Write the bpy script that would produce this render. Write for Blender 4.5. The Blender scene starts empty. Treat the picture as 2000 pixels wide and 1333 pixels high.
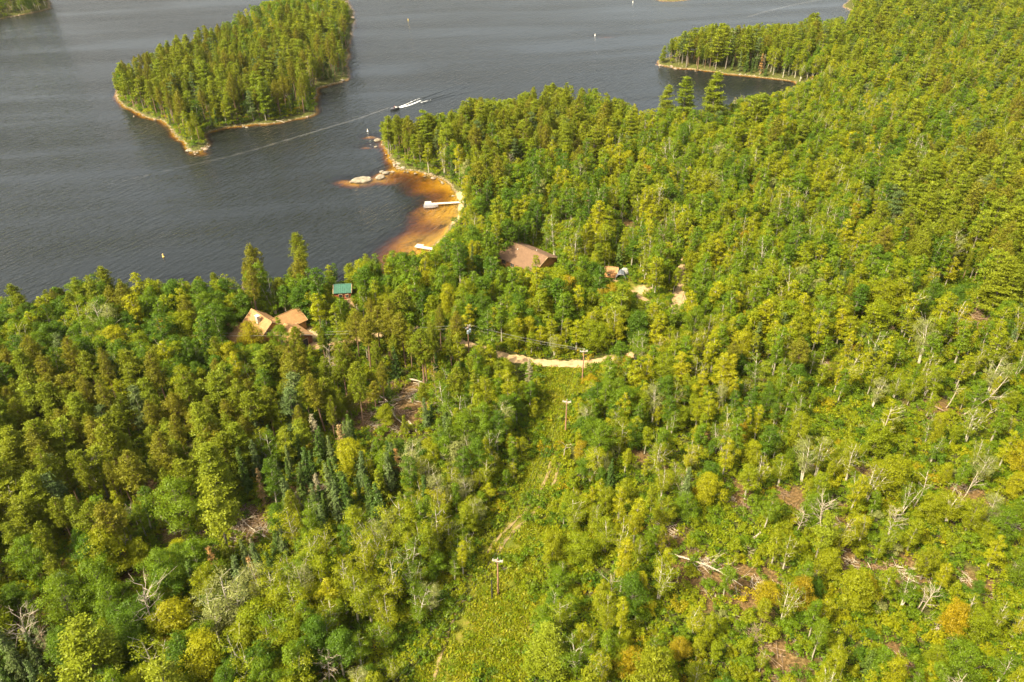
import bpy, math, random
import numpy as np
from mathutils import Vector
R = math.radians
PI = math.pi
rng = np.random.default_rng(7)
random.seed(7)
S = bpy.context.scene
COL = S.collection

# ------------------------------------------------------------------ camera
CAMH = 120.0
PITCH = R(33.7)
FPX = 1555.0                       # focal length in photo pixels (photo 2000 wide)
cam_d = bpy.data.cameras.new('camera')
cam = bpy.data.objects.new('camera', cam_d)
COL.objects.link(cam)
cam.location = (0, 0, CAMH)
cam.rotation_euler = (PI / 2 - PITCH, 0, 0)
cam_d.sensor_width = 36
cam_d.lens = FPX / 2000 * 36
cam_d.clip_start = 1
cam_d.clip_end = 12000
S.camera = cam

# ------------------------------------------------------------------ sky, sun, exposure
SUN = Vector((-0.62, -0.42, 0.86)).normalized()      # towards the sun
w = bpy.data.worlds.new('World')
S.world = w
w.use_nodes = True
wn = w.node_tree
bg = wn.nodes['Background']
sky = wn.nodes.new('ShaderNodeTexSky')
sky.sky_type = 'NISHITA'
sky.sun_disc = False
sky.sun_elevation = math.asin(SUN.z)
sky.sun_rotation = math.atan2(SUN.x, SUN.y)
sky.air_density = 1.0
sky.dust_density = 6.0
sky.ozone_density = 0.6
hsv = wn.nodes.new('ShaderNodeHueSaturation')          # thin summer haze greys the blue
hsv.inputs['Saturation'].default_value = 0.64
tint = wn.nodes.new('ShaderNodeMix'); tint.data_type = 'RGBA'; tint.blend_type = 'MULTIPLY'
tint.inputs[0].default_value = 1; tint.inputs[7].default_value = (1.0, 0.95, 0.86, 1)
wn.links.new(sky.outputs[0], hsv.inputs['Color']); wn.links.new(hsv.outputs[0], tint.inputs[6]); wn.links.new(tint.outputs[2], bg.inputs[0])
bg.inputs[1].default_value = 0.15
sl = bpy.data.lights.new('sun', 'SUN')
sl.energy = 4.2
sl.angle = R(0.6)
sl.color = (1.0, 0.89, 0.62)
so = bpy.data.objects.new('sun', sl)
COL.objects.link(so)
so.rotation_euler = (-SUN).to_track_quat('-Z', 'Y').to_euler()
so.location = (-200, -100, 300)
S.view_settings.view_transform = 'Standard'
S.view_settings.look = 'None'
S.view_settings.exposure = 1.44
S.view_settings.gamma = 1
S.view_settings.use_curve_mapping = False
S.cycles.max_bounces = 6
S.cycles.transparent_max_bounces = 8

# ------------------------------------------------------------------ survey helpers: photo pixel <-> ground
CP, SP = math.cos(PITCH), math.sin(PITCH)

def ground(px, py, z=1.5):
    dx = (px - 1000.0) / FPX
    dy = -(py - 666.5) / FPX
    d = Vector((dx, CP + dy * SP, -SP + dy * CP))
    t = (z - CAMH) / d.z
    return Vector((d.x * t, d.y * t, z))

def project(x, y, z):
    x = np.asarray(x, float); y = np.asarray(y, float); z = np.asarray(z, float)
    zz = z - CAMH
    depth = y * CP - zz * SP
    up = y * SP + zz * CP
    return 1000 + FPX * x / depth, 666.5 - FPX * up / depth, depth

def gpoly(pts, z=0.0):
    out = []
    for p in pts:
        if len(p) == 3:
            out.append((p[1], p[2]))
        else:
            v = ground(p[0], p[1], z); out.append((v.x, v.y))
    return np.array(out)

def inside(poly, x, y):
    x = np.asarray(x, float); y = np.asarray(y, float)
    r = np.zeros(x.shape, bool)
    n = len(poly)
    for i in range(n):
        x0, y0 = poly[i]; x1, y1 = poly[(i + 1) % n]
        if y0 == y1: continue
        c = ((y0 > y) != (y1 > y)) & (x < (x1 - x0) * (y - y0) / (y1 - y0) + x0)
        r ^= c
    return r

def dist_line(poly, x, y, closed=True):
    d = np.full(np.shape(x), 1e9)
    n = len(poly)
    for i in range(n if closed else n - 1):
        ax, ay = poly[i]; bx, by = poly[(i + 1) % n]
        vx, vy = bx - ax, by - ay
        L = vx * vx + vy * vy + 1e-9
        t = np.clip(((x - ax) * vx + (y - ay) * vy) / L, 0, 1)
        d = np.minimum(d, (x - ax - t * vx) ** 2 + (y - ay - t * vy) ** 2)
    return np.sqrt(d)

_perm = rng.random((256, 256))
def vnoise(x, y):
    x = np.asarray(x, float); y = np.asarray(y, float)
    xi = np.floor(x).astype(int); yi = np.floor(y).astype(int)
    fx = x - xi; fy = y - yi
    fx = fx * fx * (3 - 2 * fx); fy = fy * fy * (3 - 2 * fy)
    g = lambda a, b: _perm[a & 255, b & 255]
    return (g(xi, yi) * (1 - fx) + g(xi + 1, yi) * fx) * (1 - fy) + (g(xi, yi + 1) * (1 - fx) + g(xi + 1, yi + 1) * fx) * fy

def fbm(x, y, s, o=3):
    r = 0; a = 1; t = 0
    for i in range(o):
        r = r + a * vnoise(x / s + 17.3 * i, y / s - 9.1 * i); t += a
        a *= 0.5; s *= 0.5
    return r / t                                     # 0..1

MAIN = gpoly([(-900, 705), (-200, 668), (0, 650), (60, 632), (130, 612), (200, 600), (300, 602), (400, 596), (470, 585), (540, 588), (600, 568),
    (640, 562), (700, 552), (770, 536), (815, 512), (842, 492), (862, 468), (878, 445), (892, 420), (901, 400), (898, 385), (883, 364), (862, 352),
    (832, 342), (808, 334), (782, 330), (772, 316), (752, 300), (742, 288), (738, 276), (750, 268), (790, 262), (900, 246), (1000, 228), (1100, 222),
    (1180, 232), (1250, 256), (1350, 252), (1420, 238), (1470, 214), (1520, 190), (1556, 166), (1550, 160), (1480, 151), (1400, 142), (1330, 135), (1284, 128),
    (1281, 121), (1300, 112), (1330, 103), (1400, 93), (1500, 85), (1580, 78), (1635, 66), (1668, 42), (1664, 24), (1646, 10), (1660, 0),
    (1700, -60), (1900, -120), (3500, -120), ('g', 1500, -100), ('g', -500, -100)])
ISLE = gpoly([(222, 186), (232, 200), (250, 214), (275, 224), (310, 238), (335, 256), (352, 276), (372, 297), (392, 294), (410, 280), (402, 262), (440, 251),
    (500, 244), (540, 240), (580, 232), (612, 224), (622, 210), (618, 190), (624, 174), (650, 166), (680, 154), (678, 120), (684, 90), (688, 60), (692, 38),
    (688, 15), (670, -10), (610, -25), (560, -5), (520, 28), (480, 60), (420, 95), (340, 128), (270, 152), (232, 172)])
NW = gpoly([(-200, 70), (-60, 52), (0, 38), (30, 32), (60, 26), (98, 17), (96, 8), (100, -6), (60, -30), (-300, -30)])
NORTH = gpoly([(1274, -2), (1290, 2), (1320, 3), (1342, 1), (1350, -8), (1300, -16), (1270, -10)])
LANDS = [MAIN, ISLE, NW, NORTH]
SHOALS = [  # photo px, radius m, depth
    (725, 266, 5.5, 0.45), (716, 286, 5, 0.5), (690, 355, 7, 0.55), (700, 357, 7, 0.3), (735, 351, 7, 0.35), (672, 352, 7, 1.1), (752, 338, 6, 0.4), (752, 352, 8, 0.7),
    (727, 352, 6, 0.5), (1185, 70, 9, 1.0), (1165, 70, 6, 1.1), (390, 300, 5, 0.5), (350, 545, 7, 2.0), (768, 333, 6, 0.3), (745, 345, 5, .3)]
SHOALS = [(ground(a, b, 0), r, d) for a, b, r, d in SHOALS]
BAY = [(ground(855, 410, 0), 46, 1.0), (ground(800, 480, 0), 44, 1.0), (ground(820, 370, 0), 34, 0.98), (ground(760, 500, 0), 32, .97)]
ROCKS = [(705, 353, 4.3, 2.6, 1.3), (690, 355, 2.2, .8, .5), (742, 347, 2.2, 1.6, 1.0), (753, 339, 1.7, 1.2, .7), (746, 336, 1.2, .9, .6),
         (737, 275, 2.0, 1.3, .8), (734, 287, .9, .7, .4)]

def land_sd(x, y):
    d = np.full(np.shape(x), -1e9)
    for P in LANDS:
        dd = dist_line(P, x, y)
        dd = np.where(inside(P, x, y), dd, -dd)
        d = np.maximum(d, dd)
    return d

def height_from(sd, x, y):
    sd = sd + (fbm(x, y, 9, 3) - 0.5) * 4.5
    land = 0.10 + np.minimum(np.maximum(sd, 0) * 0.22, 1.2) + np.minimum(np.maximum(sd - 5, 0) * 0.03, 1.6)
    land = land + np.clip(sd / 25, 0, 1) * (fbm(x, y, 38, 3) - 0.5) * 3.2
    dd = np.maximum(-sd, 0)
    m = np.zeros(np.shape(x))
    for p, r, k in BAY:
        m = np.maximum(m, k * np.exp(-((x - p.x) ** 2 + (y - p.y) ** 2) / (r * r)))
    slope = 1.3 * (1 - m) + 0.042 * m
    dep = np.minimum(0.12 + dd * slope, 8)
    for p, r, k in SHOALS:
        g = np.clip(1 - np.sqrt(((x - p.x) / 1.5) ** 2 + ((y - p.y)) ** 2) / (r * 1.25), 0, 1)
        g = g * g * (3 - 2 * g)
        dep = np.where(g > 0, np.minimum(dep, k + (1 - g) ** 2 * 4.5 + fbm(x, y, 3, 2) * .4), dep)
    dep = dep * (0.55 + 0.9 * fbm(x, y, 13, 4))
    return np.where(sd > 0, land, -dep)

def hz(x, y):
    a = np.array([x], float); b = np.array([y], float)
    return float(height_from(land_sd(a, b), a, b)[0])

# ------------------------------------------------------------------ object helpers
def tag(o, label=None, cat=None, group=None, kind=None):
    if label: o['label'] = label
    if cat: o['category'] = cat
    if group: o['group'] = group
    if kind: o['kind'] = kind
    return o

def link(o, parent=None):
    COL.objects.link(o)
    if parent: o.parent = parent
    return o

def empty(name, loc, rz=0, label=None, cat=None, group=None, scale=1.0):
    o = bpy.data.objects.new(name, None)
    o.empty_display_size = 0.5
    COL.objects.link(o)
    o.location = loc; o.rotation_euler = (0, 0, rz)
    o.scale = (scale,) * 3 if not hasattr(scale, '__len__') else scale
    return tag(o, label, cat, group)

class Geo:
    """collects vertices and faces with a material index and a per-face tone"""
    def __init__(s):
        s.v = []; s.q = []; s.m = []; s.t = []; s.n = 0
    def add(s, v, f, m=0, tone=0.5):
        v = np.asarray(v, float); f = np.asarray(f, int)
        s.v.append(v); s.q.append(f + s.n); s.n += len(v)
        s.m.append(np.full(len(f), m)); s.t.append(np.full(len(f), tone) if np.isscalar(tone) else tone)
    def tube(s, pts, rad, sides=5, m=0, tone=0.5):
        pts = np.asarray(pts, float); n = len(pts)
        rad = np.broadcast_to(rad, (n,))
        d = np.gradient(pts, axis=0); d /= np.linalg.norm(d, axis=1)[:, None] + 1e-9
        ref = np.array([0.31, 0.17, 0.93]) if abs(d[0][2]) < .8 else np.array([1.0, 0.1, 0])
        a = np.cross(d, ref); a /= np.linalg.norm(a, axis=1)[:, None] + 1e-9
        b = np.cross(d, a)
        th = np.arange(sides) * 2 * PI / sides
        ring = pts[:, None, :] + rad[:, None, None] * (np.cos(th)[None, :, None] * a[:, None, :] + np.sin(th)[None, :, None] * b[:, None, :])
        f = []
        for i in range(n - 1):
            for k in range(sides):
                k2 = (k + 1) % sides
                f.append((i * sides + k, i * sides + k2, (i + 1) * sides + k2, (i + 1) * sides + k))
        s.add(ring.reshape(-1, 3), f, m, tone)
    def cards(s, c, nrm, size, asp=0.7, m=0, tone=0.5, along=None):
        c = np.asarray(c, float); n = len(c)
        nrm = nrm / (np.linalg.norm(nrm, axis=1)[:, None] + 1e-9)
        r = rng.normal(size=(n, 3)) if along is None else along
        u = r - (r * nrm).sum(1)[:, None] * nrm
        u /= np.linalg.norm(u, axis=1)[:, None] + 1e-9
        v = np.cross(nrm, u)
        size = np.broadcast_to(size, (n,))[:, None]
        k = rng.uniform(.5, 1.2, (n, 4, 1))
        P = np.stack([c - u * size * k[:, 0], c + v * size * asp * k[:, 1] + u * size * .1, c + u * size * k[:, 2], c - v * size * asp * k[:, 3] + u * size * .1], 1)
        f = np.arange(n * 4).reshape(n, 4)
        s.add(P.reshape(-1, 3), f, m, tone)
    def box(s, c, d, m=0, rz=0, tone=.5):
        x, y, z = d[0] / 2, d[1] / 2, d[2] / 2
        v = np.array([(-x, -y, -z), (x, -y, -z), (x, y, -z), (-x, y, -z), (-x, -y, z), (x, -y, z), (x, y, z), (-x, y, z)])
        if rz:
            cc, ss = math.cos(rz), math.sin(rz)
            v = np.stack([v[:, 0] * cc - v[:, 1] * ss, v[:, 0] * ss + v[:, 1] * cc, v[:, 2]], 1)
        s.add(v + np.array(c), [(0, 3, 2, 1), (4, 5, 6, 7), (0, 1, 5, 4), (1, 2, 6, 5), (2, 3, 7, 6), (3, 0, 4, 7)], m, tone)
    def mesh(s, name, mats, smooth=False):
        me = bpy.data.meshes.new(name)
        V = np.concatenate(s.v); Q = np.concatenate(s.q)
        nf = len(Q); k = Q.shape[1]
        me.vertices.add(len(V)); me.vertices.foreach_set('co', V.ravel())
        me.loops.add(nf * k); me.loops.foreach_set('vertex_index', Q.ravel().astype(np.int32))
        me.polygons.add(nf)
        me.polygons.foreach_set('loop_start', np.arange(nf, dtype=np.int32) * k)
        me.polygons.foreach_set('loop_total', np.full(nf, k, dtype=np.int32))
        for m in mats: me.materials.append(m)
        me.polygons.foreach_set('material_index', np.concatenate(s.m).astype(np.int32))
        me.polygons.foreach_set('use_smooth', np.full(nf, smooth))
        a = me.attributes.new('tone', 'FLOAT', 'FACE')
        a.data.foreach_set('value', np.concatenate(s.t).astype(np.float32))
        me.update(calc_edges=True)
        return me
    def obj(s, name, mats, parent=None, smooth=False):
        if not isinstance(mats, (list, tuple)): mats = [mats]
        return link(bpy.data.objects.new(name, s.mesh(name, mats, smooth)), parent)

# ------------------------------------------------------------------ materials
def mat(name):
    m = bpy.data.materials.new(name); m.use_nodes = True
    nt = m.node_tree
    p = nt.nodes['Principled BSDF']
    return m, nt, p

def N(nt, t, **kw):
    n = nt.nodes.new(t)
    for k, v in kw.items(): setattr(n, k, v)
    return n

def noise(nt, scale, detail=4, coord='Object', rough=.6):
    tc = N(nt, 'ShaderNodeTexCoord')
    n = N(nt, 'ShaderNodeTexNoise')
    n.inputs['Scale'].default_value = scale; n.inputs['Detail'].default_value = detail; n.inputs['Roughness'].default_value = rough
    nt.links.new(tc.outputs[coord], n.inputs['Vector'])
    return n

def ramp(nt, src, stops):
    r = N(nt, 'ShaderNodeValToRGB')
    e = r.color_ramp.elements
    e[0].position, e[0].color = stops[0][0], (*stops[0][1], 1)
    e[1].position, e[1].color = stops[-1][0], (*stops[-1][1], 1)
    for p, c in stops[1:-1]:
        x = e.new(p); x.color = (*c, 1)
    nt.links.new(src, r.inputs[0])
    return r

def simple(name, col, rough=.8, var=.25, scale=2.0, bump=0, metal=0):
    m, nt, p = mat(name)
    n = noise(nt, scale, 5)
    a = tuple(c * (1 - var) for c in col); b = tuple(min(1, c * (1 + var)) for c in col)
    r = ramp(nt, n.outputs[0], [(.3, a), (.7, b)])
    nt.links.new(r.outputs[0], p.inputs['Base Color'])
    p.inputs['Roughness'].default_value = rough; p.inputs['Metallic'].default_value = metal
    if bump:
        bp = N(nt, 'ShaderNodeBump'); bp.inputs['Strength'].default_value = bump; bp.inputs['Distance'].default_value = .05
        nt.links.new(n.outputs[0], bp.inputs['Height']); nt.links.new(bp.outputs[0], p.inputs['Normal'])
    return m

def leaf(name, col, alt, trans=.48, var=.30):
    """foliage: base colour drifts between col and alt per tree, and per leaf by its tone"""
    m = bpy.data.materials.new(name); m.use_nodes = True
    nt = m.node_tree; nt.nodes.clear(); L = nt.links
    out = N(nt, 'ShaderNodeOutputMaterial')
    oi = N(nt, 'ShaderNodeObjectInfo')
    mx = N(nt, 'ShaderNodeMix', data_type='RGBA')
    mx.inputs[6].default_value = (*col, 1); mx.inputs[7].default_value = (*alt, 1)
    L.new(oi.outputs['Random'], mx.inputs[0])
    at = N(nt, 'ShaderNodeAttribute', attribute_name='tone')
    mr = N(nt, 'ShaderNodeMapRange'); mr.inputs[3].default_value = 1 - var; mr.inputs[4].default_value = 1 + var
    L.new(at.outputs['Fac'], mr.inputs[0])
    hs = N(nt, 'ShaderNodeHueSaturation')
    L.new(mr.outputs[0], hs.inputs['Value']); L.new(mx.outputs[2], hs.inputs['Color'])
    df = N(nt, 'ShaderNodeBsdfDiffuse'); tr = N(nt, 'ShaderNodeBsdfTranslucent')
    L.new(hs.outputs[0], df.inputs[0])
    tb = N(nt, 'ShaderNodeMix', data_type='RGBA', blend_type='MULTIPLY')
    tb.inputs[0].default_value = 1; tb.inputs[7].default_value = (1.25, 1.15, .5, 1)
    L.new(hs.outputs[0], tb.inputs[6]); L.new(tb.outputs[2], tr.inputs[0])
    gl = N(nt, 'ShaderNodeBsdfGlossy'); gl.inputs['Roughness'].default_value = .45; gl.inputs[0].default_value = (1, 1, 1, 1)
    ms = N(nt, 'ShaderNodeMixShader'); ms.inputs[0].default_value = trans
    L.new(df.outputs[0], ms.inputs[1]); L.new(tr.outputs[0], ms.inputs[2])
    m2 = N(nt, 'ShaderNodeMixShader'); m2.inputs[0].default_value = .008
    L.new(ms.outputs[0], m2.inputs[1]); L.new(gl.outputs[0], m2.inputs[2])
    L.new(m2.outputs[0], out.inputs[0])
    return m

def bark(name, a, b, scale=6, rough=.9):
    m, nt, p = mat(name)
    n = noise(nt, scale, 4)
    r = ramp(nt, n.outputs[0], [(.38, a), (.62, b)])
    L = nt.links; L.new(r.outputs[0], p.inputs['Base Color']); p.inputs['Roughness'].default_value = rough
    return m

B_ASPEN = bark('aspen bark', (.16, .14, .09), (.38, .35, .25))
B_BIRCH = bark('birch bark', (.22, .19, .13), (.52, .47, .36), 3)
B_PINE = bark('pine bark', (.09, .055, .035), (.26, .15, .09))
B_DARK = bark('grey bark', (.09, .075, .055), (.20, .17, .13))
B_DEAD = bark('bleached dead wood', (.20, .165, .115), (.44, .37, .27), 4)
B_BROWN = bark('brown dead twigs', (.12, .08, .05), (.28, .19, .12), 3)

LC = {
 'green': leaf('green leaves', (0.113, 0.185, 0.006), (0.135, 0.196, 0.006)),
 'deep green': leaf('deep green leaves', (0.067, 0.134, 0.007), (0.092, 0.157, 0.007)),
 'yellow-green': leaf('yellow-green leaves', (0.178, 0.224, 0.005), (0.216, 0.235, 0.005)),
 'bright yellow-green': leaf('bright yellow-green leaves', (0.248, 0.274, 0.005), (0.286, 0.280, 0.006)),
 'orange-tinged': leaf('orange-tinged leaves', (.265, .225, .007), (.295, .200, .010)),
 'golden': leaf('golden leaves', (0.313, 0.241, 0.006), (0.281, 0.258, 0.006)),
 'pale grey-green': leaf('pale grey-green leaves', (0.216, 0.241, 0.065), (0.248, 0.258, 0.085)),
 'olive': leaf('olive needles', (0.121, 0.155, 0.007), (0.151, 0.170, 0.007), .25),
 'brownish olive': leaf('brownish olive needles', (0.140, 0.146, 0.009), (0.162, 0.155, 0.010), .25),
 'dark green': leaf('dark green needles', (0.045, 0.084, 0.012), (0.067, 0.103, 0.012), .15),
 'light green': leaf('light green needles', (0.135, 0.179, 0.009), (0.173, 0.199, 0.010), .25),
 'blue-green': leaf('blue-green needles', (0.073, 0.110, 0.030), (0.095, 0.125, 0.034), .15),
 'rusty brown': leaf('dying needles', (0.238, 0.129, 0.035), (0.205, 0.146, 0.060), .1),
 'grey': leaf('grey lichen twigs', (0.205, 0.185, 0.105), (0.162, 0.140, 0.080), .05),
 'grass': leaf('meadow grass', (.110, .175, .006), (.230, .215, .010), .35),
}

# ------------------------------------------------------------------ tree models
def trunk_path(h, lean=0.0, wob=.25, n=7):
    t = np.linspace(0, 1, n)
    a = rng.uniform(0, 2 * PI); b = rng.uniform(0, 2 * PI)
    x = lean * h * t ** 1.4 * math.cos(a) + wob * np.sin(t * 4 + b) * t
    y = lean * h * t ** 1.4 * math.sin(a) + wob * np.cos(t * 3.3 + b) * t - wob * t * math.cos(b) * .0
    return np.stack([x - x[0], y - y[0], t * h], 1)

def at_path(p, z):
    return np.array([np.interp(z, p[:, 2], p[:, 0]), np.interp(z, p[:, 2], p[:, 1]), z])

def clump(g, c, r, n, size, flat=.75, up=.5, asp=.7, shell=.75):
    d = rng.normal(size=(n, 3)); d /= np.linalg.norm(d, axis=1)[:, None]
    d[:, 2] = np.where(d[:, 2] < -.35, -d[:, 2], d[:, 2])
    rr = rng.random(n) ** (1 - shell * .7)
    p = c + d * rr[:, None] * r * np.array([1, 1, flat]) * rng.uniform(.8, 1.15, (n, 1))
    nr = d * 1.0 + rng.normal(size=(n, 3)) * .55 + np.array([0, 0, up])
    tone = np.clip(rng.normal(.5, .2, n) + rng.normal(0, .12), 0, 1)
    g.cards(p, nr, size * rng.uniform(.7, 1.3, n), asp, 0, tone)

def broadleaf(h, cr, cb, ncl, nl, size, prof, lean=.02, bsp=0.3, multi=1, airy=0, twigs=0):
    T, C = Geo(), Geo()
    ph1, ph2 = rng.uniform(0, 6.28, 2)
    for s_ in range(multi):
        p = trunk_path(h * (1 if s_ == 0 else rng.uniform(.7, .95)), lean + (.10 * s_ if multi > 1 else 0), .35)
        if s_: p[:, :2] += rng.uniform(-.3, .3, 2)
        hh = p[-1, 2]
        r0 = .012 * h + .05
        T.tube(p, r0 * (1 - .82 * p[:, 2] / hh), 6)
        for i in range(ncl // multi):
            t = cb + (1 - cb) * ((i + rng.random()) / (ncl // multi))
            R_ = cr * prof((t - cb) / (1 - cb)) * (1 if s_ == 0 else .7)
            a = i * 2.399 + rng.uniform(-.5, .5)
            R_ = R_ * (1 + .22 * math.cos(2 * a + ph1 + 3 * t) + .16 * math.cos(3 * a + ph2 - 5 * t))
            rad = R_ * rng.uniform(.35, 1.0) * (1 + rng.normal() * bsp * .4)
            z = t * hh
            c = at_path(p, z) + np.array([math.cos(a) * rad, math.sin(a) * rad, rng.uniform(-.3, .3)])
            st = at_path(p, max(z - rad * .9 - .3, cb * hh * .8))
            mid = (st + c) / 2 + np.array([0, 0, -.12 * rad])
            T.tube([st, mid, c], np.array([.042, .026, .009]) * h / 12, 3)
            r = (.24 * cr + .35) * rng.uniform(.6, 1.3) * (.75 + .5 * prof((t - cb) / (1 - cb)))
            if rng.random() >= airy:
                clump(C, c, r, int(nl * (r / (.26 * cr + .35)) ** 1.5), size)
            else:
                clump(C, c, r, int(nl * .3), size)
            for k in range(twigs):
                e = c + rng.normal(size=3) * r * .9 + np.array([0, 0, r * .5])
                T.tube([mid, c, e], [.025, .02, .01], 3)
    return T, C

def red_pine(h, cr, cb=.55):
    T, C = Geo(), Geo()
    p = trunk_path(h, .015, .12)
    T.tube(p, (.011 * h + .05) * (1 - .75 * p[:, 2] / h), 6)
    for i in range(6):                                    # dead stubs on the bare bole
        z = h * rng.uniform(.3, cb); a = rng.uniform(0, 2 * PI); c = at_path(p, z)
        T.tube([c, c + np.array([math.cos(a), math.sin(a), -.1]) * rng.uniform(.6, 1.6)], [.03, .012], 3)
    nb = 60
    for i in range(nb):
        t = cb + (1 - cb) * (i + rng.random()) / nb
        u = (t - cb) / (1 - cb)
        R_ = cr * (math.sin(PI * min(1, .22 + u * .80)) ** .75) * rng.uniform(.6, 1.12)
        a = i * 2.399 + rng.uniform(-.4, .4); z = t * h
        s = at_path(p, z); e = s + np.array([math.cos(a) * R_, math.sin(a) * R_, R_ * .28])
        T.tube([s, (s + e) / 2 - np.array([0, 0, .1]), e], [.05, .035, .015], 3)
        for q in (1.0, .72, .5):
            if q < 1 and R_ < 1.0: continue
            c = s + (e - s) * q + rng.normal(size=3) * .22
            tuft(C, c, .66 * rng.uniform(.8, 1.25), 38, ln=.21)
    tuft(C, p[-1], .6, 30)
    return T, C

def tuft(C, c, r, n, ln=.30, up=.5):
    d = rng.normal(size=(n, 3)) + np.array([0, 0, up]); d /= np.linalg.norm(d, axis=1)[:, None]
    pos = c + d * r * rng.uniform(.35, 1, (n, 1)) * np.array([1, 1, .75])
    nr = rng.normal(size=(n, 3)) + np.array([0, 0, .8])
    tone = np.clip(rng.normal(.5, .22, n), 0, 1)
    C.cards(pos, nr, ln * rng.uniform(.7, 1.3, n), .42, 0, tone, along=d)

def white_pine(h, cr, cb=.22, gaps=.25, step=1.35):
    T, C = Geo(), Geo()
    p = trunk_path(h, .02, .3)
    T.tube(p, (.013 * h + .06) * (1 - .85 * p[:, 2] / h), 6)
    nw = int((1 - cb) * h / step)
    for w_ in range(nw):
        u = (w_ + .5) / nw; z = h * (cb + (1 - cb) * u)
        for k in range(rng.integers(4, 7)):
            if rng.random() < gaps: continue
            a = rng.uniform(0, 2 * PI)
            R_ = cr * (1 - u) ** .6 * (.55 + .45 * min(1, u * 4)) * rng.uniform(.5, 1.15) + .25
            s = at_path(p, z); e = s + np.array([math.cos(a) * R_, math.sin(a) * R_, R_ * (.12 + .25 * u)])
            mid = (s + e) / 2 + np.array([0, 0, -.06 * R_])
            T.tube([s, mid, e], [.06, .04, .015], 3)
            side = np.array([-math.sin(a), math.cos(a), 0])
            m = max(2, int(R_ * 2.3))
            for j in range(m):
                q = .35 + .65 * (j + .5) / m
                wd = R_ * .36 * math.sin(PI * min(1, q * .9)) + .15
                c = s + (e - s) * q + side * rng.uniform(-wd, wd) + np.array([0, 0, rng.uniform(0, .25)])
                n = 34
                d = rng.normal(size=(n, 3)); pos = c + d * np.array([.48, .48, .13])
                nr = rng.normal(size=(n, 3)) * .6 + np.array([0, 0, 1.0])
                C.cards(pos, nr, .25 * rng.uniform(.7, 1.3, n), .5, 0, np.clip(rng.normal(.5, .2, n) + rng.normal(0, .1), 0, 1))
    tuft(C, p[-1], .5, 26, up=1.2)
    return T, C

def spruce(h, cr, cb=.06, droop=.35, dens=1.0, bare=0):
    T, C = Geo(), Geo()
    p = trunk_path(h, .01, .08)
    T.tube(p, (.010 * h + .04) * (1 - .9 * p[:, 2] / h), 5)
    nw = int(h * 2.6 * dens)
    for w_ in range(nw):
        u = (w_ + rng.random()) / nw; z = h * (cb + (1 - cb) * u)
        for k in range(5):
            a = rng.uniform(0, 2 * PI)
            R_ = cr * (1 - u) ** .85 * rng.uniform(.55, 1.1) + .12
            s = at_path(p, z); e = s + np.array([math.cos(a) * R_, math.sin(a) * R_, -R_ * droop + .05])
            if u < bare or k == 0: T.tube([s, e], [.03, .01], 3)
            if u < bare and rng.random() < .8: continue
            m = max(1, int(R_ * 3.4))
            q = rng.uniform(.25, 1.05, m * 7)
            pos = s + (e - s) * q[:, None] + rng.normal(size=(m * 7, 3)) * np.array([.16, .16, .09]) * (1.2 - .4 * q[:, None])
            nr = rng.normal(size=(m * 7, 3)) * .5 + np.array([math.cos(a) * .6, math.sin(a) * .6, .8])
            al = np.tile(e - s, (m * 7, 1)) + rng.normal(size=(m * 7, 3)) * .2
            C.cards(pos, nr, .22 * rng.uniform(.7, 1.3, m * 7), .5, 0, np.clip(rng.normal(.5, .2, m * 7), 0, 1), along=al)
    return T, C

def snag(h, nb, spread, lean=.05, twig=1, cb=.45):
    T = Geo()
    p = trunk_path(h, lean, .45, 9)
    T.tube(p, (.009 * h + .03) * (1 - .85 * p[:, 2] / h), 5)
    for i in range(nb):
        t = cb + (1 - cb) * (i + rng.random()) / nb; z = t * h; a = i * 2.399 + rng.uniform(-.6, .6)
        L_ = spread * (1.15 - .6 * (t - cb) / (1 - cb)) * rng.uniform(.5, 1.2)
        s = at_path(p, z); u = rng.uniform(.3, 1.0)
        e = s + np.array([math.cos(a), math.sin(a), u]) * L_
        mid = s + (e - s) * .5 + rng.normal(size=3) * .12 * L_
        T.tube([s, mid, e], [.034, .022, .008], 3)
        for k in range(twig * 5):
            q = rng.uniform(.3, 1); c = s + (e - s) * q
            T.tube([c, c + (rng.normal(size=3) * .6 + np.array([math.cos(a), math.sin(a), .7]) * .5) * L_ * .4], [.02, .008], 3)
    return T

def bush(h, r, ncl, nl, size):
    T, C = Geo(), Geo()
    for i in range(ncl):
        a = rng.uniform(0, 2 * PI); q = rng.random() ** .6
        c = np.array([math.cos(a) * r * q, math.sin(a) * r * q, h * (.35 + .55 * rng.random() * (1.1 - .5 * q))])
        T.tube([(0, 0, 0), c * np.array([.6, .6, .5]), c], [.03, .02, .01], 3)
        clump(C, c, .34 * r + .15, nl, size, flat=.8)
    return T, C

oval = lambda u: math.sin(PI * min(1, .12 + .84 * u)) ** .6
colm = lambda u: (math.sin(PI * min(1, .10 + .83 * u)) ** .45) * (1 - .25 * u)
topy = lambda u: math.sin(PI * min(1, .05 + .80 * u)) ** .8 * (.7 + .5 * u)

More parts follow.
